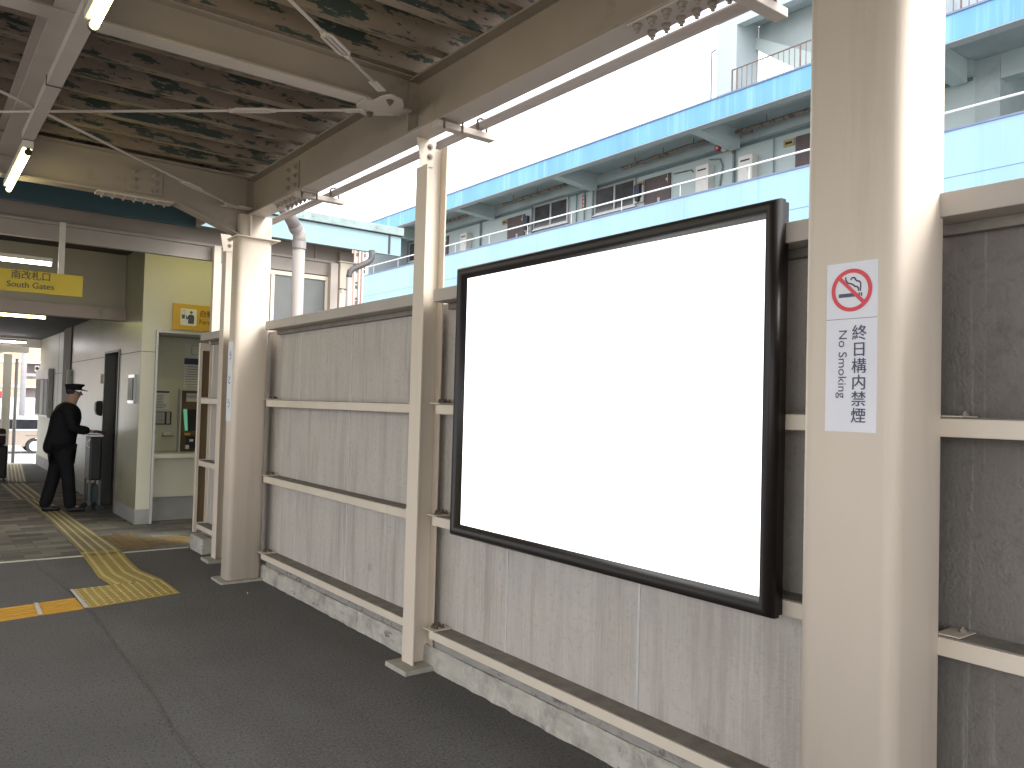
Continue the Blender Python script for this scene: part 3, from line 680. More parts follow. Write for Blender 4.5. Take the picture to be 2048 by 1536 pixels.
# front wall above the alcove and to its right
w(2.43, 4.6, 10.432, 10.50, 2.372, 3.7, 'front_wall', 'cream_wall'); w(3.35, 4.6, 10.432, 10.50, 0, 2.372, 'front_wall', 'cream_wall')
fa = MB(); fa.box(2.432, 2.458, 10.40, 10.50, .0, 2.372); fa.box(2.458, 3.35, 10.40, 10.50, 2.345, 2.372); fa.box(3.325, 3.35, 10.40, 10.50, 0, 2.345)
fa.build('alcove_frame', 'alu', sb, bevel=.002)
w(2.459, 3.324, 10.92, 10.95, .86, 2.344, 'alcove_back', 'alcove_wall'); w(2.458, 2.47, 10.501, 10.92, 0, 2.344, 'alcove_side', 'alcove_wall')
w(2.459, 3.324, 10.501, 10.92, 2.33, 2.344, 'alcove_ceiling', 'grey_dado')
w(2.459, 3.324, 10.46, 10.919, .795, .845, 'counter_shelf', 'cream_wall'); w(2.471, 3.324, 10.60, 10.62, .30, .794, 'counter_front', 'cream_wall'); w(2.471, 3.324, 10.64, 10.66, 0, .299, 'counter_plinth', 'grey_dado')
# door recess
MB().box(2.40, 2.43, DY0, DY1, 0, 2.16).build('door', 'steel', sb)
fd = MB(); fd.box(WX-.012, 2.40, DY0-.03, DY0+.015, 0, 2.175); fd.box(WX-.012, 2.40, DY1-.015, DY1+.03, 0, 2.175); fd.box(WX-.012, 2.40, DY0+.015, DY1-.015, 2.145, 2.175)
fd.build('door_frame', 'steel', sb, bevel=.002)
# brown column and farther wall of the passage
w(2.25, 2.42, 15.5, 16.3, 0, 3.7, 'brown_pier', 'brown_panel')
w(2.36, 2.50, 16.3, 20.3, .22, 2.78, 'far_wall', 'cream_wall'); w(2.355, 2.50, 16.3, 20.3, 0, .22, 'dado', 'grey_dado'); w(2.357, 2.36, 16.32, 20.28, 1.95, 1.956, 'seam', 'seam')
w(2.357, 2.36, 17.62, 17.626, .22, 2.76, 'seam', 'seam')
# hidden left side and ceiling
w(-2.6, -2.5, 9.5, 20.3, 0, 3.7, 'left_wall', 'brown_panel')
w(-2.5, 2.27, 9.3, 11.4, 3.40, 3.44, 'hall_ceiling', 'dark_ceiling')
w(-2.5, 2.265, 11.4, 11.5, 2.53, 3.7, 'ceiling_step', 'olive_wall'); w(-2.5, 2.265, 11.32, 11.398, 2.53, 2.68, 'lintel', 'beam_paint')
w(-2.5, 2.25, 11.5, 16.3, 2.72, 2.76, 'passage_ceiling', 'dark_ceiling'); w(-2.5, 2.36, 16.3, 20.3, 2.74, 2.78, 'passage_ceiling', 'dark_ceiling')
w(2.5, 4.6, 16.3, 20.3, 0, 3.7, 'rear_block', 'cream_wall'); w(2.44, 4.6, 10.96, 16.29, 0, 3.7, 'inner_block', 'cream_wall')
eb = MB().box(-2.5, 2.38, 20.20, 20.30, 2.555, 2.74).build('exit_beam', 'canopy_white', sb)
# things on the station walls
def board(name, x, y0, y1, z0, z1, m, label, cat, parts=(), th=.012):
    t = thing(name, (x, (y0+y1)/2, (z0+z1)/2), label, cat); MB().box(x-th, x-.0005, y0, y1, z0, z1).build('panel', m, t, bevel=.001)
    for (n, a, b, c, d, mm, tt) in parts: MB().box(x-th-tt, x-th, a, b, c, d).build(n, mm, t)
    return t
board('wall_notice', WX, 12.62, 12.82, 1.72, 1.86, 'paper', 'small white paper beside the steel door', 'notice')
t = thing('hand_dryer', (WX, 12.75, 1.35), 'small black rounded box on the tiled wall beside the steel door', 'wall box')
MB().prism([(WX-.001, 12.69, 1.25), (WX-.06, 12.69, 1.28), (WX-.08, 12.69, 1.34), (WX-.08, 12.69, 1.43), (WX-.05, 12.69, 1.47), (WX-.001, 12.69, 1.47)], (0, .14, 0), 'y').build('case', 'black_plastic', t, bevel=.01)
board('wall_plate', WX, 10.60, 10.93, 1.46, 1.82, 'steel_bright', 'shiny steel plate on the tiled wall near the corner', 'panel', (('door_plate', 10.64, 10.89, 1.50, 1.78, 'steel', .01),), .03)
t = thing('security_camera', (WX, 12.7, 3.0), 'small dark oval fitting high on the tiled wall', 'fitting')
MB().tube([(WX-.001, 12.0, 2.93), (WX-.05, 12.0, 2.90), (WX-.09, 12.0, 2.85)], [.035, .05, .03], 12).build('body', 'black_plastic', t, smooth=True)
t = thing('poster_frame', (2.25, 15.9, 1.9), 'cream framed notice on the brown pier', 'notice')
MB().box(2.20, 2.38, 15.44, 15.46, 1.62, 1.98).build('frame', 'alu', t); MB().box(2.215, 2.365, 15.435, 15.44, 1.64, 1.96).build('sheet', 'paper', t)
g = MB()
for k in range(3): g.box(2.25, 2.34, 15.432, 15.435, 1.93-k*.03, 1.945-k*.03)
g.build('print', 'print_grey', t)
t = thing('display_case', (2.36, 19, 1.1), 'glazed display case on the far passage wall by the exit', 'display case')
MB().box(2.27, 2.355, 18.20, 20.05, 1.08, 2.06).build('case', 'alu', t, bevel=.004); MB().box(2.262, 2.27, 18.24, 20.01, 1.12, 1.86).build('glass', 'car_glass', t)
MB().box(2.258, 2.27, 18.22, 20.03, 1.88, 2.04).build('header', 'heater_white', t); MB().box(2.255, 2.262, 18.75, 19.2, 1.14, 1.84).build('poster', 'paper', t)
# posters and machine in the alcove
AY = 10.918
def note(x0, x1, z0, z1, lines, label, band=None, yb=AY):
    t = thing('paper_notice', ((x0+x1)/2, yb, z0), label, 'notice'); MB().box(x0, x1, yb-.004, yb, z0, z1).build('sheet', 'paper', t)
    if band: MB().box(x0, x1, yb-.007, yb-.0045, band[0], band[1]).build('header_band', 'navy_band', t)
    g = MB(); rnd = random.Random(x0)
    for k in range(lines):
        z = (band[0] if band else z1)-.03-(((band[0] if band else z1)-z0-.05)*k/max(1, lines-1)); g.box(x0+.015+rnd.random()*.02, x1-.02-rnd.random()*.06, yb-.0065, yb-.0045, z-.004, z+.004)
    g.build('print', 'print_grey', t); return t
note(2.525, 2.735, 1.395, 1.640, 9, 'small printed sheet above the card reader panel in the alcove', (1.605, 1.63))
note(2.905, 3.20, 1.675, 2.075, 9, 'tall printed notice with navy header band in the alcove', (1.99, 2.07))
t = note(2.905, 3.20, 2.10, 2.26, 0, 'pale sheet with outlined square label, topmost in the alcove')
g = MB(); 
for (a, b, c, d) in ((2.99, 3.14, 2.238, 2.243), (2.99, 3.14, 2.118, 2.123), (2.99, 2.995, 2.123, 2.238), (3.135, 3.14, 2.123, 2.238)): g.box(a, b, AY-.0065, AY-.0045, c, d)
g.build('outline', 'navy_band', t)
t = thing('card_panel', (2.64, AY, 1.2), 'grey control panel with red button in a dark surround', 'control panel')
MB().box(2.535, 2.765, AY-.03, AY, 1.195, 1.365).build('surround', 'black_plastic', t, bevel=.002); MB().box(2.55, 2.68, AY-.036, AY-.03, 1.21, 1.355).build('plate', 'grey_dado', t)
MB().box(2.705, 2.745, AY-.036, AY-.03, 1.21, 1.36).build('plate', 'grey_dado', t)
MB().tube([(2.645, AY-.036, 1.252), (2.645, AY-.044, 1.252)], .009, 12).build('button', 'red_paint', t)
t = thing('coin_unit', (2.58, AY, 1.08), 'little yellow edged black slot unit below the control panel', 'slot')
MB().box(2.520, 2.585, AY-.02, AY, 1.065, 1.145).build('plate', 'sign_orange', t); MB().box(2.525, 2.578, AY-.026, AY-.02, 1.075, 1.115).build('slot', 'black_plastic', t)
t = thing('ledge_shelf', (2.72, AY, 1.05), 'thin dark shelf holding leaflets in the alcove', 'shelf')
MB().box(2.665, 2.79, AY-.07, AY, 1.045, 1.058).build('board', 'rust_rail', t); MB().box(2.675, 2.755, AY-.03, AY-.01, 1.059, 1.10).build('leaflets', 'paper', t)
t = thing('fare_machine', (3.05, 10.85, .85), 'fare adjustment machine with tilted green screen behind aluminium surround', 'ticket machine')
f = MB(); f.box(2.845, 2.862, 10.80, AY, .846, 1.66); f.box(2.862, 3.30, 10.80, AY, 1.645, 1.66); f.build('surround', 'alu', t)
MB().box(2.863, 3.30, 10.885, AY, .846, 1.644).build('body', 'brown_panel', t)
MB().prism([(2.905, 10.882, 1.40), (2.955, 10.882, 1.40), (2.97, 10.872, 1.12), (2.935, 10.872, 1.12)], (0, .003, 0), 'y').build('screen_edge', 'screen_green', t)
MB().prism([(2.956, 10.882, 1.40), (3.20, 10.882, 1.40), (3.20, 10.872, 1.12), (2.971, 10.872, 1.12)], (0, .003, 0), 'y').build('screen', 'black_plastic', t)
MB().box(2.94, 3.15, 10.875, 10.884, 1.50, 1.61).build('name_label', 'paper', t); text('lettering', '自動精算機', .042, 'print_grey', (3.045, 10.8735, 1.56), (1, 0, 0), (0, 0, 1), t)
MB().box(2.93, 3.0, 10.86, 10.884, 1.06, 1.09).build('yellow_key', 'sign_orange', t); MB().box(2.95, 3.2, 10.83, 10.884, .88, 1.05).build('coin_tray', 'black_plastic', t, bevel=.008)
MB().box(2.985, 3.03, 10.822, 10.83, .98, 1.01).build('ticket_slot', 'heater_white', t); MB().tube([(2.955, 10.82, .885), (2.955, 10.82, .935)], .024, 12).build('cup', 'paper', t)

# hanging direction sign
hs = thing('hanging_sign', (.5, 9, 2.6), 'yellow hanging sign reading South Gates above the concourse', 'sign')
MB().box(-.75, 1.385, 8.975, 9.03, 2.530, 2.742).build('box', 'sign_yellow', hs, bevel=.003)
for xx in (1.165, -.4): MB().box(xx, xx+.052, 8.99, 9.02, 2.743, 3.26).build('hanger', 'lamp_body', hs)
text('lettering', '南改札口', .092, 'ink_brown', (.935, 8.972, 2.688), (1, 0, .012), (0, 0, 1), hs, sx=.92, dup=.003)
text('lettering', 'South Gates', .082, 'ink_brown', (.935, 8.972, 2.597), (1, 0, .012), (0, 0, 1), hs, sx=.98, dup=.0025)
# fare sign over the alcove
fs = thing('fare_sign', (2.9, 10.42, 2.39), 'orange yellow fare sign with white pictogram above the alcove', 'sign')
MB().box(2.613, 3.62, 10.395, 10.431, 2.398, 2.722).build('box', 'sign_orange', fs, bevel=.003)
MB().prism([(x, 10.3935, z) for x, z in rounded(2.70, 2.895, 2.455, 2.665, .015, 3)], (0, -.0012, 0), 'y').build('pictogram_ground', 'sign_white', fs)
g = MB(); yy = 10.3915
g.prism([(2.80+.043*math.cos(a/3), yy, 2.575+.0*a) for a in ()] or [(2.792, yy, 2.48), (2.862, yy, 2.48), (2.866, yy, 2.565), (2.857, yy, 2.588), (2.835, yy, 2.596), (2.805, yy, 2.594), (2.788, yy, 2.575), (2.778, yy, 2.555), (2.768, yy, 2.588), (2.760, yy, 2.585), (2.768, yy, 2.535), (2.780, yy, 2.528), (2.792, yy, 2.545)], (0, -.0012, 0), 'y')
g.tube([(2.828, yy, 2.622), (2.828, yy-.0012, 2.622)], .017, 16)
g.box(2.716, 2.752, yy-.0012, yy, 2.538, 2.588); g.box(2.716, 2.719, yy-.0012, yy, 2.588, 2.640); g.box(2.749, 2.752, yy-.0012, yy, 2.588, 2.640); g.box(2.716, 2.752, yy-.0012, yy, 2.638, 2.642)
g.build('pictogram', 'ink_navy', fs)
text('lettering', '自動精算機', .088, 'ink_brown', (2.925, 10.3925, 2.612), (1, 0, 0), (0, 0, 1), fs, align='LEFT', dup=.003)
text('lettering', 'Fare Adjustment', .082, 'ink_brown', (2.925, 10.3925, 2.510), (1, 0, 0), (0, 0, 1), fs, align='LEFT', dup=.002)
# passage lamps and the lamp behind the concourse beam
def lamp_x(xa, xb, y, z, m, label):
    p = thing('fluorescent_lamp', ((xa+xb)/2, y, z), label, 'lamp', 'fluorescent lamps')
    MB().box(xa-.03, xb+.01, y-.03, y+.03, z+.02, z+.06).build('housing', 'lamp_body', p); MB().tube([(xa, y, z), (xb, y, z)], .017, 10).build('tube', m, p, smooth=True)
    return p
lamp_x(.02, 1.16, 9.47, 2.895, 'tube_cool', 'cool white tube lamp directly above the yellow hanging sign')
lamp_x(2.45, 3.65, 9.55, 3.25, 'tube_warm', 'tube lamp behind the beam that washes the cream wall above the fare sign yellow')
lamp_x(.35, 1.55, 13.0, 2.63, 'tube_warm', 'tube lamp seen just under the yellow hanging sign')
lamp_x(1.0, 2.0, 19.6, 2.62, 'tube_cool', 'farthest tube lamp in the passage near the exit')

# ------------------------------------------------------------ person and the stand he leans on
def skinned(name, verts, edges, radii, m, parent, sub=2, root=0):
    me = bpy.data.meshes.new(name); o3 = origin(parent); me.from_pydata([tuple(Vector(v)-o3) for v in verts], edges, []); me.update()
    o = bpy.data.objects.new(name, me); COL.objects.link(o); o.parent = parent
    sk = o.modifiers.new('skin', 'SKIN'); sk.use_smooth_shade = True
    for i, r in enumerate(radii):
        d = me.skin_vertices[0].data[i]; d.radius = r if isinstance(r, tuple) else (r, r); d.use_root = (i == root)
    s = o.modifiers.new('sub', 'SUBSURF'); s.levels = sub; s.render_levels = sub
    me.materials.append(MATS[m]); return o
px, py = 1.735, 11.95
pe = thing('person', (px, py, 0), 'man in black suit and peaked cap leaning hands forward beside a dark trolley', 'person')
def P3(dx, dy, z): return (px+dx, py+dy, z)
# body: one continuous surface (pelvis root), facing +x
bv = [P3(-.05, 0, .90), P3(-.04, 0, 1.08), P3(-.02, 0, 1.26), P3(0, 0, 1.38), P3(.035, 0, 1.455), P3(.060, 0, 1.535), P3(.055, 0, 1.605),
      P3(-.01, -.17, 1.36), P3(.02, -.20, 1.11), P3(.25, -.15, 1.07), P3(.30, -.14, 1.07),
      P3(-.01, .17, 1.36), P3(.02, .20, 1.11), P3(.25, .12, 1.06), P3(.30, .11, 1.06),
      P3(-.06, -.09, .86), P3(.02, -.10, .48), P3(.06, -.10, .09), P3(.17, -.10, .05),
      P3(-.06, .09, .86), P3(-.10, .10, .48), P3(-.22, .10, .09), P3(-.11, .10, .05)]
be = [(0,1),(1,2),(2,3),(3,4),(4,5),(5,6),(3,7),(7,8),(8,9),(9,10),(3,11),(11,12),(12,13),(13,14),(0,15),(15,16),(16,17),(17,18),(0,19),(19,20),(20,21),(21,22)]
BS = 1.0
br_ = [(.12,.13),(.11,.13),(.12,.145),(.09,.12),.042,.066,.080,.05,.042,.03,.022,.05,.042,.03,.022,.085,.058,.042,.035,.085,.058,.042,.035]
skinned('body', bv, be, [(tuple(c*.8 for c in r) if isinstance(r, tuple) else r*(1.3 if 3 < i < 7 else .8)) for i, r in enumerate(br_)], 'skin', pe)
# jacket
jv = [P3(-.10, 0, .72), P3(-.08, 0, .92), P3(-.045, 0, 1.10), P3(-.02, 0, 1.26), P3(-.005, 0, 1.375), P3(.02, 0, 1.435),
      P3(-.01, -.165, 1.355), P3(.02, -.20, 1.11), P3(.245, -.15, 1.072), P3(-.01, .165, 1.355), P3(.02, .20, 1.11), P3(.245, .12, 1.062)]
je = [(0,1),(1,2),(2,3),(3,4),(4,5),(4,6),(6,7),(7,8),(4,9),(9,10),(10,11)]
skinned('jacket', jv, je, [(.185,.235),(.150,.20),(.14,.19),(.155,.21),(.135,.185),(.09,.095),.090,.076,.060,.090,.076,.060], 'suit_black', pe)
tv = [P3(-.05, 0, .88), P3(-.055, -.095, .80), P3(.015, -.10, .48), P3(.06, -.10, .035), P3(-.055, .095, .80), P3(-.12, .10, .48), P3(-.225, .10, .035)]
skinned('trousers', tv, [(0,1),(1,2),(2,3),(0,4),(4,5),(5,6)], [(.15,.18),.125,.088,.080,.125,.088,.080], 'suit_black', pe)
for (dx, dy) in ((.045, -.10), (-.225, .10)):
    skinned('shoe', [P3(dx-.03, dy, .05), P3(dx+.07, dy, .045), P3(dx+.17, dy, .035), P3(dx+.20, dy, .03)], [(0,1),(1,2),(2,3)], [(.045,.045),(.045,.042),(.043,.03),(.028,.022)], 'black_plastic', pe)
# face, hair, cap
hc = Vector(P3(.065, 0, 1.575))
fc = MB(); fc.tube([hc+Vector((.066, 0, .010)), hc+Vector((.090, 0, -.018)), hc+Vector((.074, 0, -.032))], [.008, .016, .008], 8); fc.build('nose', 'skin', pe, smooth=True)
for s in (-1, 1):
    MB().tube([hc+Vector((.068, s*.030, .012)), hc+Vector((.080, s*.030, .012))], [.011, .008], 10).build('eye', 'hair_dark', pe, smooth=True)
    MB().tube([hc+Vector((0, s*.068, -.005)), hc+Vector((-.006, s*.085, .0)), hc+Vector((-.01, s*.089, .004))], [.02, .026, .012], 10).build('ear', 'skin', pe, smooth=True)
MB().box(hc.x+.058, hc.x+.072, hc.y-.022, hc.y+.022, hc.z-.052, hc.z-.046).build('mouth', 'glove_maroon', pe, bevel=.002)
skinned('hair', [tuple(hc+Vector((-.035, 0, -.04))), tuple(hc+Vector((-.035, 0, .01))), tuple(hc+Vector((-.005, 0, .045)))], [(0,1),(1,2)], [(.068,.080),(.092,.10),(.092,.10)], 'hair_dark', pe)
cp = MB(); n = 20
for (z, rx, ry, ox) in ((.048, .094, .086, -.01), (.085, .098, .090, -.01), (.110, .122, .108, .0), (.128, .112, .10, .004), (.134, .05, .05, .004)):
    for k in range(n): a = 2*math.pi*k/n; cp.v.append(tuple(hc+Vector((ox+rx*math.cos(a), ry*math.sin(a), z-.012))))
for i in range(4):
    for k in range(n): cp.f.append((i*n+k, i*n+(k+1) % n, (i+1)*n+(k+1) % n, (i+1)*n+k))
cp.f.append(tuple(4*n+k for k in range(n))); cap = cp.build('cap', 'suit_black', pe, smooth=True)
vz = MB(); q = [hc+Vector((.06*math.cos(a)+.03, .085*math.sin(a), .052)) for a in [math.radians(-80+16*k) for k in range(11)]]
q2 = [hc+Vector((.13*math.cos(a)+.03, .088*math.sin(a), .048-.018*math.cos(a))) for a in [math.radians(-80+16*k) for k in range(11)]]
vz.v = [tuple(p) for p in q+q2]+[tuple(p-Vector((0, 0, .005))) for p in q+q2]
for k in range(10): vz.f.append((k, k+1, 12+k, 11+k)); vz.f.append((22+k, 33+k, 34+k, 23+k)); vz.f.append((11+k, 12+k, 34+k, 33+k))
vz.build('visor', 'suit_black', cap)
# gloved hands: palm, four fingers and a thumb curled over the trolley edge
for (s, hy, hz) in ((-1, -.14, 1.07), (1, .11, 1.06)):
    b = Vector(P3(.285, hy, hz)); hv = [b, b+Vector((.05, 0, 0)), b+Vector((.085, 0, -.002))]; he = [(0, 1), (1, 2)]; hr = [(.026, .02), (.036, .018), (.032, .015)]
    for k, (oy, L) in enumerate(((-.028, .036), (-.010, .042), (.009, .040), (.027, .030))):
        i = len(hv); hv += [b+Vector((.10, oy, -.004)), b+Vector((.10+L*.8, oy*1.1, -.014)), b+Vector((.10+L*1.1, oy*1.1, -.036))]; he += [(2, i), (i, i+1), (i+1, i+2)]; hr += [.010, .009, .007]
    i = len(hv); hv += [b+Vector((.035, s*.034, -.008)), b+Vector((.065, s*.050, -.022))]; he += [(0, i), (i, i+1)]; hr += [.012, .009]
    skinned('glove', hv, he, hr, 'glove_maroon', pe, 1)
tr = thing('trolley', (2.12, 11.95, 0), 'dark wheeled trolley with a bright rim between the man and the wall', 'trolley')
MB().box(1.985, 2.13, 11.78, 12.14, .42, 1.00).build('bin', 'black_plastic', tr, bevel=.02)
rm = MB(); rm.box(1.975, 2.14, 11.765, 11.79, 1.001, 1.022); rm.box(1.975, 2.14, 12.13, 12.155, 1.001, 1.022); rm.box(1.975, 1.995, 11.79, 12.13, 1.001, 1.022); rm.box(2.12, 2.14, 11.79, 12.13, 1.001, 1.022)
rm.build('rim', 'rail_white', tr, bevel=.004)
for (a, b) in ((2.0, 11.80), (2.12, 11.80), (2.0, 12.12), (2.12, 12.12)):
    MB().box(a-.012, a+.012, b-.012, b+.012, .09, .42).build('leg', 'steel', tr); MB().tube([(a, b-.014, .045), (a, b+.014, .045)], .045, 14).build('wheel', 'tyre', tr)
MB().box(2.015, 2.105, 11.82, 12.10, .12, .36).build('lower_box', 'teal_dark', tr, bevel=.01)
MB().tube([(1.985, 11.80, .96), (1.95, 11.80, .93), (1.95, 11.80, .88), (1.985, 11.80, .85)], .008, 8).build('handle', 'rail_white', tr)
# dark thing cut by the left frame edge
t = thing('suitcase', (1.35, 16.6, 0), 'dark red and black upright case cut by the left edge of the photo', 'suitcase')
MB().box(1.195, 1.49, 16.55, 16.85, .05, .62).build('lower_case', 'black_plastic', t, bevel=.03); MB().box(1.225, 1.46, 16.57, 16.83, .62, .92).build('upper_bag', 'glove_maroon', t, bevel=.05)
MB().box(1.245, 1.445, 16.54, 16.556, .80, .825).build('strap', 'rail_white', t)
for a in (1.245, 1.435): MB().tube([(a, 16.6, .03), (a+.02, 16.6, .03)], .03, 12).build('wheel', 'tyre', t)
# step plate strip at the exit
struct(MB().box(-2.5, 2.36, 20.30, 20.9, -.4, -.01).build('exit_step', 'mortar_white'))

# ------------------------------------------------------------ outside beyond the passage
oc = thing('street_canopy', (1.9, 21, 0), 'pale street canopy with white post beyond the passage exit', 'canopy')
MB().box(1.735, 1.895, 20.95, 21.08, -.8, 2.42).build('post', 'canopy_white', oc, bevel=.01)
MB().tube([(2.00, 21.1, -.8), (2.00, 21.1, 2.33)], .035, 12).build('drainpipe', 'pole_grey', oc, smooth=True)
MB().box(-2, 2.2, 20.9, 21.05, 2.46, 2.60).build('beam', 'canopy_white', oc); MB().box(-2, 1.9, 21.05, 24.5, 2.68, 2.72).build('roof', 'canopy_white', oc)
for k in range(6): MB().box(-2, 1.95, 21.4+k*.55, 21.46+k*.55, 2.56, 2.68).build('purlin', 'canopy_white', oc)
MB().box(1.9, 1.98, 20.95, 24.5, 2.60, 2.72).build('edge_beam', 'canopy_white', oc)
MB().box(1.55, 1.66, 20.98, 21.06, -.8, 2.42).build('post', 'canopy_white', oc)
# car
car = thing('parked_van', (2.8, 36.6, -.8), 'cream and white wagon parked in the street beyond the passage', 'car')
zb = -.79
side = [(4.62, .30), (4.66, .75), (4.60, 1.00), (4.46, 1.36), (4.30, 1.425), (2.6, 1.44), (1.95, 1.40), (1.25, 1.00), (.55, .88), (.38, .60), (.42, .26)]
wa = [(4.03, .28), (1.10, .28)]
poly = [(4.62, .24), (4.36, .24)]
low = []
for cx in (4.13, 1.10):
    for k in range(9): a = math.radians(180*k/8); low.append((cx+.34*math.cos(a), .27+.34*math.sin(a)))
outline = side+[(.55, .24)]+[p for p in reversed(low[9:])]+[p for p in reversed(low[:9])]+[(4.5, .24)]
MB().prism([(x, 36.0, zb+z) for x, z in outline], (0, 1.55, 0), 'y').build('body', 'car_cream', car, bevel=.03)
MB().prism([(4.42, 35.985, zb+1.385), (4.30, 35.985, zb+1.43), (2.6, 35.985, zb+1.445), (2.0, 35.985, zb+1.41), (2.0, 35.985, zb+1.36), (4.45, 35.985, zb+1.33)], (0, 1.58, 0), 'y').build('roof', 'car_white', car, bevel=.01)
for (a, b) in (((4.36, 3.22), 0), ((3.16, 2.22), 0)): MB().prism([(a[0], 35.99, zb+.96), (a[0]-.04, 35.99, zb+1.32), (a[1], 35.99, zb+1.32), (a[1], 35.99, zb+.96)], (0, .02, 0), 'y').build('side_window', 'car_glass', car)
MB().box(1.0, 4.62, 35.985, 36.0, zb+.91, zb+.95).build('waist_trim', 'car_white', car); MB().box(1.5, 3.65, 35.985, 36.0, zb+.28, zb+.33).build('sill_trim', 'car_white', car)
MB().box(3.8, 4.3, 35.99, 36.0, zb+.70, zb+.712).build('door_line', 'seam', car)
for cx in (4.13, 1.10):
    for yy in (36.02, 37.38):
        wv = MB().tube([(cx, yy, zb+.29), (cx, yy+.18, zb+.29)], .29, 28).build('tyre', 'tyre', car)
        MB().tube([(cx, yy-.012, zb+.29), (cx, yy, zb+.29)], .19, 24).build('rim', 'rim_white', wv)
        g = MB()
        for k in range(8): a = math.pi*k/4; g.tube([(cx+.14*math.cos(a), yy-.016, zb+.29+.14*math.sin(a)), (cx+.14*math.cos(a), yy-.012, zb+.29+.14*math.sin(a))], .022, 8)
        g.build('rim_hole', 'pole_grey', wv)
# white wall and brick apartments
wh = tag(MB().box(-6, 12, 45.0, 45.3, -.8, 1.34).build('site_wall', 'car_white'), 'white boundary wall behind the parked cream wagon', 'wall')
br = thing('brick_apartments', (5, 48, -.8), 'orange brick apartment block with recessed balconies beyond the white wall', 'building')
for (z0, z1) in ((-.8, .2), (1.34, 1.42), (2.00, 2.20), (2.02, 2.35), (3.25, 3.9), (4.7, 6.5)): pass
MB().box(-6, 14, 48.6, 56, -.8, 9).build('core', 'pole_grey', br)
MB().box(-6, 4.95, 48.0, 48.59, -.8, 9).build('brick_wall', 'brick_far', br)
MB().box(8, 14, 48.0, 48.59, -.8, 9).build('brick_wall', 'brick_far', br)
for z in (-.35, 1.42-.1, 3.30-.55, 4.6, 6.4):
    pass
for (zs, zt) in ((.2, .75), (2.0, 2.30), (3.25, 4.1), (5.2, 6.0), (7.1, 7.9)):
    MB().box(4.95, 8, 48.0, 48.12, zs, zt).build('parapet', 'brick_far', br)
for z in (-.0, 1.85, 3.12, 5.0, 6.9): MB().box(-6, 14, 47.93, 48.6, z, z+.13).build('slab_band', 'car_white', br)
MB().box(4.955, 8, 48.05, 48.1, 2.45, 2.60).build('balcony_rail', 'pole_grey', br)
t = MB().box(5.38, 5.58, 48.2, 48.4, 2.72, 3.02).build('aircon_unit', 'heater_white', br); MB().tube([(5.48, 48.19, 2.87), (5.48, 48.2, 2.87)], .09, 14).build('fan', 'black_plastic', t)
pl_ = thing('utility_pole', (4.05, 41, -.8), 'grey utility pole standing before the brick apartments', 'pole'); MB().tube([(4.20, 41.5, -.8), (4.20, 41.5, 8)], [.13, .10], 16).build('shaft', 'pole_grey', pl_, smooth=True)
MB().tube([(4.20, 41.5, .1), (4.20, 41.5, .5)], .14, 16).build('guard', 'rust_rail', pl_)
rb = thing('shop_banner', (2.9, 44, .9), 'red banner strip seen between the canopy posts', 'banner'); MB().box(1.5, 3.95, 44.0, 44.06, 1.28, 1.62).build('banner', 'red_paint', rb)
for xx in (1.6, 2.8, 3.9): MB().tube([(xx, 44.08, -.8), (xx, 44.08, 1.62)], .03, 8).build('pole', 'pole_grey', rb)

# ------------------------------------------------------------ tower block far behind
tw = thing('tower_block', (38.6, 80, -.8), 'distant cream tower with pink ribs seen between downpipe and blue block', 'building')
MB().box(36.0, 41.5, 80.3, 92, -.8, 18.7).build('wall', 'tower_cream', tw)
for x in (38.25, 38.78, 39.36, 39.75, 37.4): MB().box(x, x+.14, 80.0, 80.3, -.8, 18.7).build('rib', 'tower_pink', tw)
for z in (10.5, 12.35, 14.1, 15.9, 17.7, 19.5):
    for x in (38.98, 39.92): 
        wi = MB().box(x, x+.32, 80.2, 80.3, z, z+.75).build('window', 'glass_dark', tw); MB().box(x, x+.32, 80.17, 80.2, z+.40, z+.46).build('transom', 'tower_cream', wi)
wrs = thing('overhead_wires', (14, 40, 6), 'thin overhead wires crossing in front of the distant tower', 'wires')
for k, (z, s) in enumerate(((9.9, -.3), (9.6, -.35), (8.9, .1), (8.6, -.2), (7.6, -.4), (7.3, .1), (6.9, -.5))):
    MB().tube([(17, 46, z+.4), (19.5, 46, z), (22.5, 46, z+s*.6), (24, 46, z+s+.2)], .012, 5).build('wire', 'pole_grey', wrs)

# ------------------------------------------------------------ blue apartment block
bb = thing('blue_apartment_block', (12, 10, -.8), 'sky blue apartment block with open access corridor behind the fence', 'building')
def q(x0, x1, y0, y1, z0, z1, name, m, bevel=0): return MB().box(x0, x1, y0, y1, z0, z1).build(name, m, bb, bevel)
YE = 24.05; YS = -1.5
q(12.0, 12.12, YS, YE, 4.15, 5.745, 'corridor_parapet', 'blue_pale'); q(11.985, 12.135, YS, YE+.01, 5.745, 5.775, 'parapet_cap', 'edge_dark')
q(11.996, 12.0, YS, YE, 5.06, 5.068, 'parapet_seam', 'edge_dark')
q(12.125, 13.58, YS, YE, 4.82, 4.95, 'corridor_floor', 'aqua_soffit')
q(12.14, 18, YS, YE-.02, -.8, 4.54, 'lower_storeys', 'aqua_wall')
q(12.0, 12.20, YS, YE, 7.075, 7.475, 'roof_edge_beam', 'blue_paint'); q(11.98, 12.22, YS, YE+.02, 7.475, 7.505, 'roof_edge_cap', 'edge_dark')
q(12.003, 12.20, YS, YE-.01, 7.060, 7.073, 'edge_soffit', 'white_wall')
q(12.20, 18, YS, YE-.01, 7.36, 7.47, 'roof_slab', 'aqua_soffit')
q(13.60, 18, 5.67, YE-.02, 4.55, 7.355, 'back_wall', 'aqua_wall')
q(13.45, 13.598, 5.67, YE-.02, 7.10, 7.355, 'wall_head_beam', 'aqua_soffit')
q(12.1, 13.6, YE-.16, YE-.03, 4.9, 7.36, 'end_wall', 'white_wall')
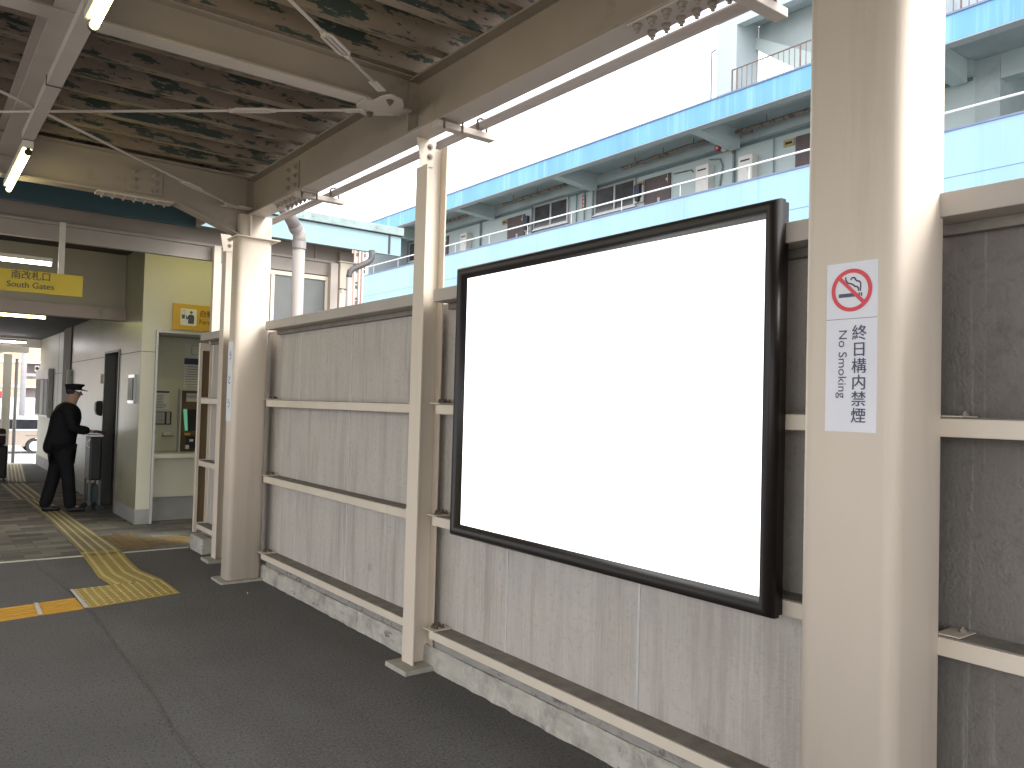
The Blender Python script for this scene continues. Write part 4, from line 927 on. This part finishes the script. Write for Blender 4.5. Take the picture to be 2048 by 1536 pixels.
q(16.2, 18, YS, 5.67, 4.55, 7.36, 'stairwell_wall', 'aqua_soffit'); q(13.6, 13.85, YS, 2.5, 6.75, 7.36, 'stairwell_beam', 'aqua_soffit'); q(13.6, 13.8, 2.5, 5.295, 6.95, 7.355, 'stairwell_beam', 'aqua_wall')
q(13.6, 16.2, 5.3, 5.668, 4.55, 7.355, 'stairwell_side', 'aqua_soffit')
for yb in (5.85, 10.25, 14.5, 18.8, 23.0):
    MB().prism([(12.2, yb-.12, 7.06), (13.45, yb-.12, 6.98), (13.45, yb-.12, 7.355), (12.2, yb-.12, 7.355)], (0, .24, 0), 'y').build('cantilever_beam', 'aqua_wall', bb)
# handrail
hr_ = MB().tube([(12.06, YS, 6.05), (12.06, YE-.2, 6.05)], .019, 10).build('handrail', 'rail_white', bb, smooth=True)
for k in range(20):
    yy = YE-.6-k*1.62; MB().tube([(12.06, yy, 5.77), (12.06, yy, 6.03)], .008, 8).build('handrail_post', 'rail_white', hr_)
# rusty ceiling drain and conduits
for (a, b) in ((10.65, 13.2), (14.75, 17.9), (19.05, 22.4), (6.1, 9.9)):
    rp = MB(); n = 14; pts = [(13.12+random.uniform(-.012, .012), a+(b-a)*k/n, 7.21-.03*k/n+random.uniform(-.008, .008)) for k in range(n+1)]
    rp.tube(pts, .045, 10).build('rusty_drain', 'rusty_pipe', bb, smooth=True)
    g = MB()
    for k in range(3): yy = a+(b-a)*(k+.5)/3; g.tube([(13.12, yy, 7.24), (13.12, yy, 7.36)], .008, 6)
    g.build('drain_hanger', 'dark_rust', bb)
MB().box(13.02, 13.22, 9.65, 9.95, 7.14, 7.20).build('drain_tray', 'rusty_pipe', bb)
for zc, xx in ((7.085, 13.58), (7.055, 13.585)): MB().tube([(xx, 5.7, zc), (xx, YE-.2, zc)], .014, 8).build('conduit', 'grey_conduit', bb)
for yy in (10.36, 14.95, 15.25, 19.55, 9.4): MB().tube([(13.56, yy, 4.96), (13.56, yy, 7.06)], .028 if yy in (10.36, 19.55) else .015, 8).build('wall_pipe', 'grey_conduit', bb)
MB().tube([(13.12, 10.65, 7.2), (13.3, 10.45, 7.12), (13.5, 10.38, 7.06), (13.56, 10.36, 6.95)], .035, 8).build('wall_pipe', 'rusty_pipe', bb)
MB().tube([(13.57, 10.75, 6.2), (13.57, 10.65, 6.75), (13.57, 10.72, 6.92), (13.57, 11.0, 6.97)], .018, 8).build('wall_pipe', 'grey_conduit', bb)
MB().tube([(13.57, 11.45, 6.80), (13.57, 11.5, 6.86), (13.57, 12.0, 6.88)], .014, 8).build('wall_pipe', 'rusty_pipe', bb)
# doors
for y0_ in (12.10, 17.42, 8.13, 21.35, 6.0):
    if y0_ == 6.0: continue
    d = MB().box(13.565, 13.598, y0_, y0_+.79, 4.96, 6.935).build('door', 'door_brown', bb, bevel=.004)
    MB().box(13.555, 13.565, y0_+.30, y0_+.37, 6.31, 6.43).build('mail_flap', 'paper', d); MB().box(13.545, 13.565, y0_+.06, y0_+.12, 6.78, 6.83).build('sticker', 'paper', d)
    MB().tube([(13.53, y0_+.05, 6.72), (13.53, y0_+.05, 6.90)], .010, 6).build('closer', 'alu', d)
    nmp = MB().box(13.57, 13.598, y0_+.83, y0_+1.06, 6.79, 6.93).build('nameplate', 'brass', bb); MB().box(13.565, 13.57, y0_+.87, y0_+1.02, 6.83, 6.88).build('name_slot', 'black_plastic', nmp)
# windows
for (a, b, z0_, z1_) in ((15.62, 16.95, 6.44, 7.02), (13.22, 14.52, 6.42, 7.00), (22.75, 23.75, 6.42, 7.0)):
    wn_ = MB(); wn_.box(13.54, 13.598, a-.05, a, z0_-.05, z1_+.04); wn_.box(13.54, 13.598, b, b+.05, z0_-.05, z1_+.04); wn_.box(13.54, 13.598, a, b, z0_-.05, z0_); wn_.box(13.54, 13.598, a, b, z1_, z1_+.04)
    wn_.box(13.55, 13.59, (a+b)/2-.025, (a+b)/2+.025, z0_, z1_)
    wo_ = wn_.build('window_frame', 'alu', bb); MB().box(13.58, 13.596, a, (a+b)/2-.026, z0_, z1_).build('pane', 'glass_dark', wo_); MB().box(13.565, 13.575, (a+b)/2+.026, b, z0_, z1_).build('pane', 'glass_dark', wo_)
    MB().box(13.50, 13.54, a-.1, b+.1, z0_-.075, z0_-.052).build('sill', 'rail_white', wo_)
    MB().box(13.50, 13.598, b+.052, b+.09, z0_-.3, z1_+.02).build('reveal', 'grey_conduit', wo_)
# water heaters, meters, alarm, sign
for (yc, hi) in ((11.05, 6.83), (9.95, 6.78), (20.2, 6.80)):
    h = MB().box(13.38, 13.59, yc-.17, yc+.17, 6.22, hi).build('water_heater', 'heater_white', bb, bevel=.01)
    MB().box(13.372, 13.38, yc-.11, yc+.11, hi-.12, hi-.09).build('vent', 'black_plastic', h); MB().box(13.374, 13.38, yc-.10, yc-.05, hi-.34, hi-.25).build('label', 'alu', h)
    MB().tube([(13.45, yc+.2, 6.45), (13.45, yc+.17, 6.38), (13.45, yc+.15, 6.26)], .012, 6).build('hose', 'pipe_iron', h)
for yc in (13.02, 17.22):
    mt = MB().box(13.52, 13.598, yc-.13, yc+.13, 6.42, 6.80).build('meter_board', 'heater_white', bb); MB().box(13.43, 13.52, yc-.09, yc+.09, 6.52, 6.82).build('meter', 'navy_band', mt, bevel=.01)
    MB().tube([(13.44, yc, 6.48), (13.50, yc, 6.48)], .06, 12).build('dial', 'black_plastic', mt)
al = MB().tube([(13.38, 10.66, 7.10), (13.44, 10.66, 7.10)], .065, 18).build('alarm_bell', 'red_paint', bb); MB().tube([(13.37, 10.66, 7.10), (13.38, 10.66, 7.10)], .035, 12).build('dome', 'heater_white', al)
MB().box(13.38, 13.445, 10.44, 10.55, 7.0, 7.15).build('junction_box', 'heater_white', bb)
MB().box(13.58, 13.598, 14.94, 15.06, 6.66, 6.99).build('hydrant_sign', 'red_paint', bb)
g = MB()
for k in range(3): g.box(13.575, 13.58, 14.97, 15.03, 6.69+k*.10, 6.75+k*.10)
g.build('sign_print', 'heater_white', bb)
# penthouse stair tower on the roof
q(12.32, 13.0, 9.40, 9.86, 7.505, 12, 'tower_corner', 'white_wall'); q(12.32, 12.5, YS, 9.398, 8.93, 12, 'tower_wall', 'white_wall')
q(12.32, 12.5, YS, 5.6, 7.505, 8.928, 'tower_wall', 'white_wall'); q(12.5, 16, 2, 9.39, 9.10, 9.2, 'tower_ceiling', 'aqua_soffit')
MB().prism([(13.0, 9.398, 8.62), (13.0, 9.398, 9.09), (13.0, 5.6, 9.09), (13.0, 5.6, 7.51), (13.0, 7.9, 7.51)], (.12, 0, 0), 'x').build('stair_soffit', 'aqua_soffit', bb)
MB().prism([(12.9, 9.398, 8.62), (12.9, 9.398, 8.86), (12.9, 7.5, 7.75), (12.9, 7.9, 7.51)], (.099, 0, 0), 'x').build('stair_string', 'aqua_wall', bb)
MB().tube([(12.30, 9.87, 8.6), (12.25, 9.93, 8.55), (12.25, 9.93, 7.6)], .02, 8).build('roof_cable', 'grey_conduit', bb)
rl = MB(); rl.tube([(12.1, 9.32, 7.96), (12.1, 5.0, 7.96)], .014, 6); rl.tube([(12.1, 9.32, 7.505), (12.1, 9.32, 7.97)], .018, 6)
for k in range(40): rl.tube([(12.1, 9.21-k*.11, 7.505), (12.1, 9.21-k*.11, 7.95)], .008 if k % 12 else .016, 5)
rl.build('roof_railing', 'rust_rail', bb)
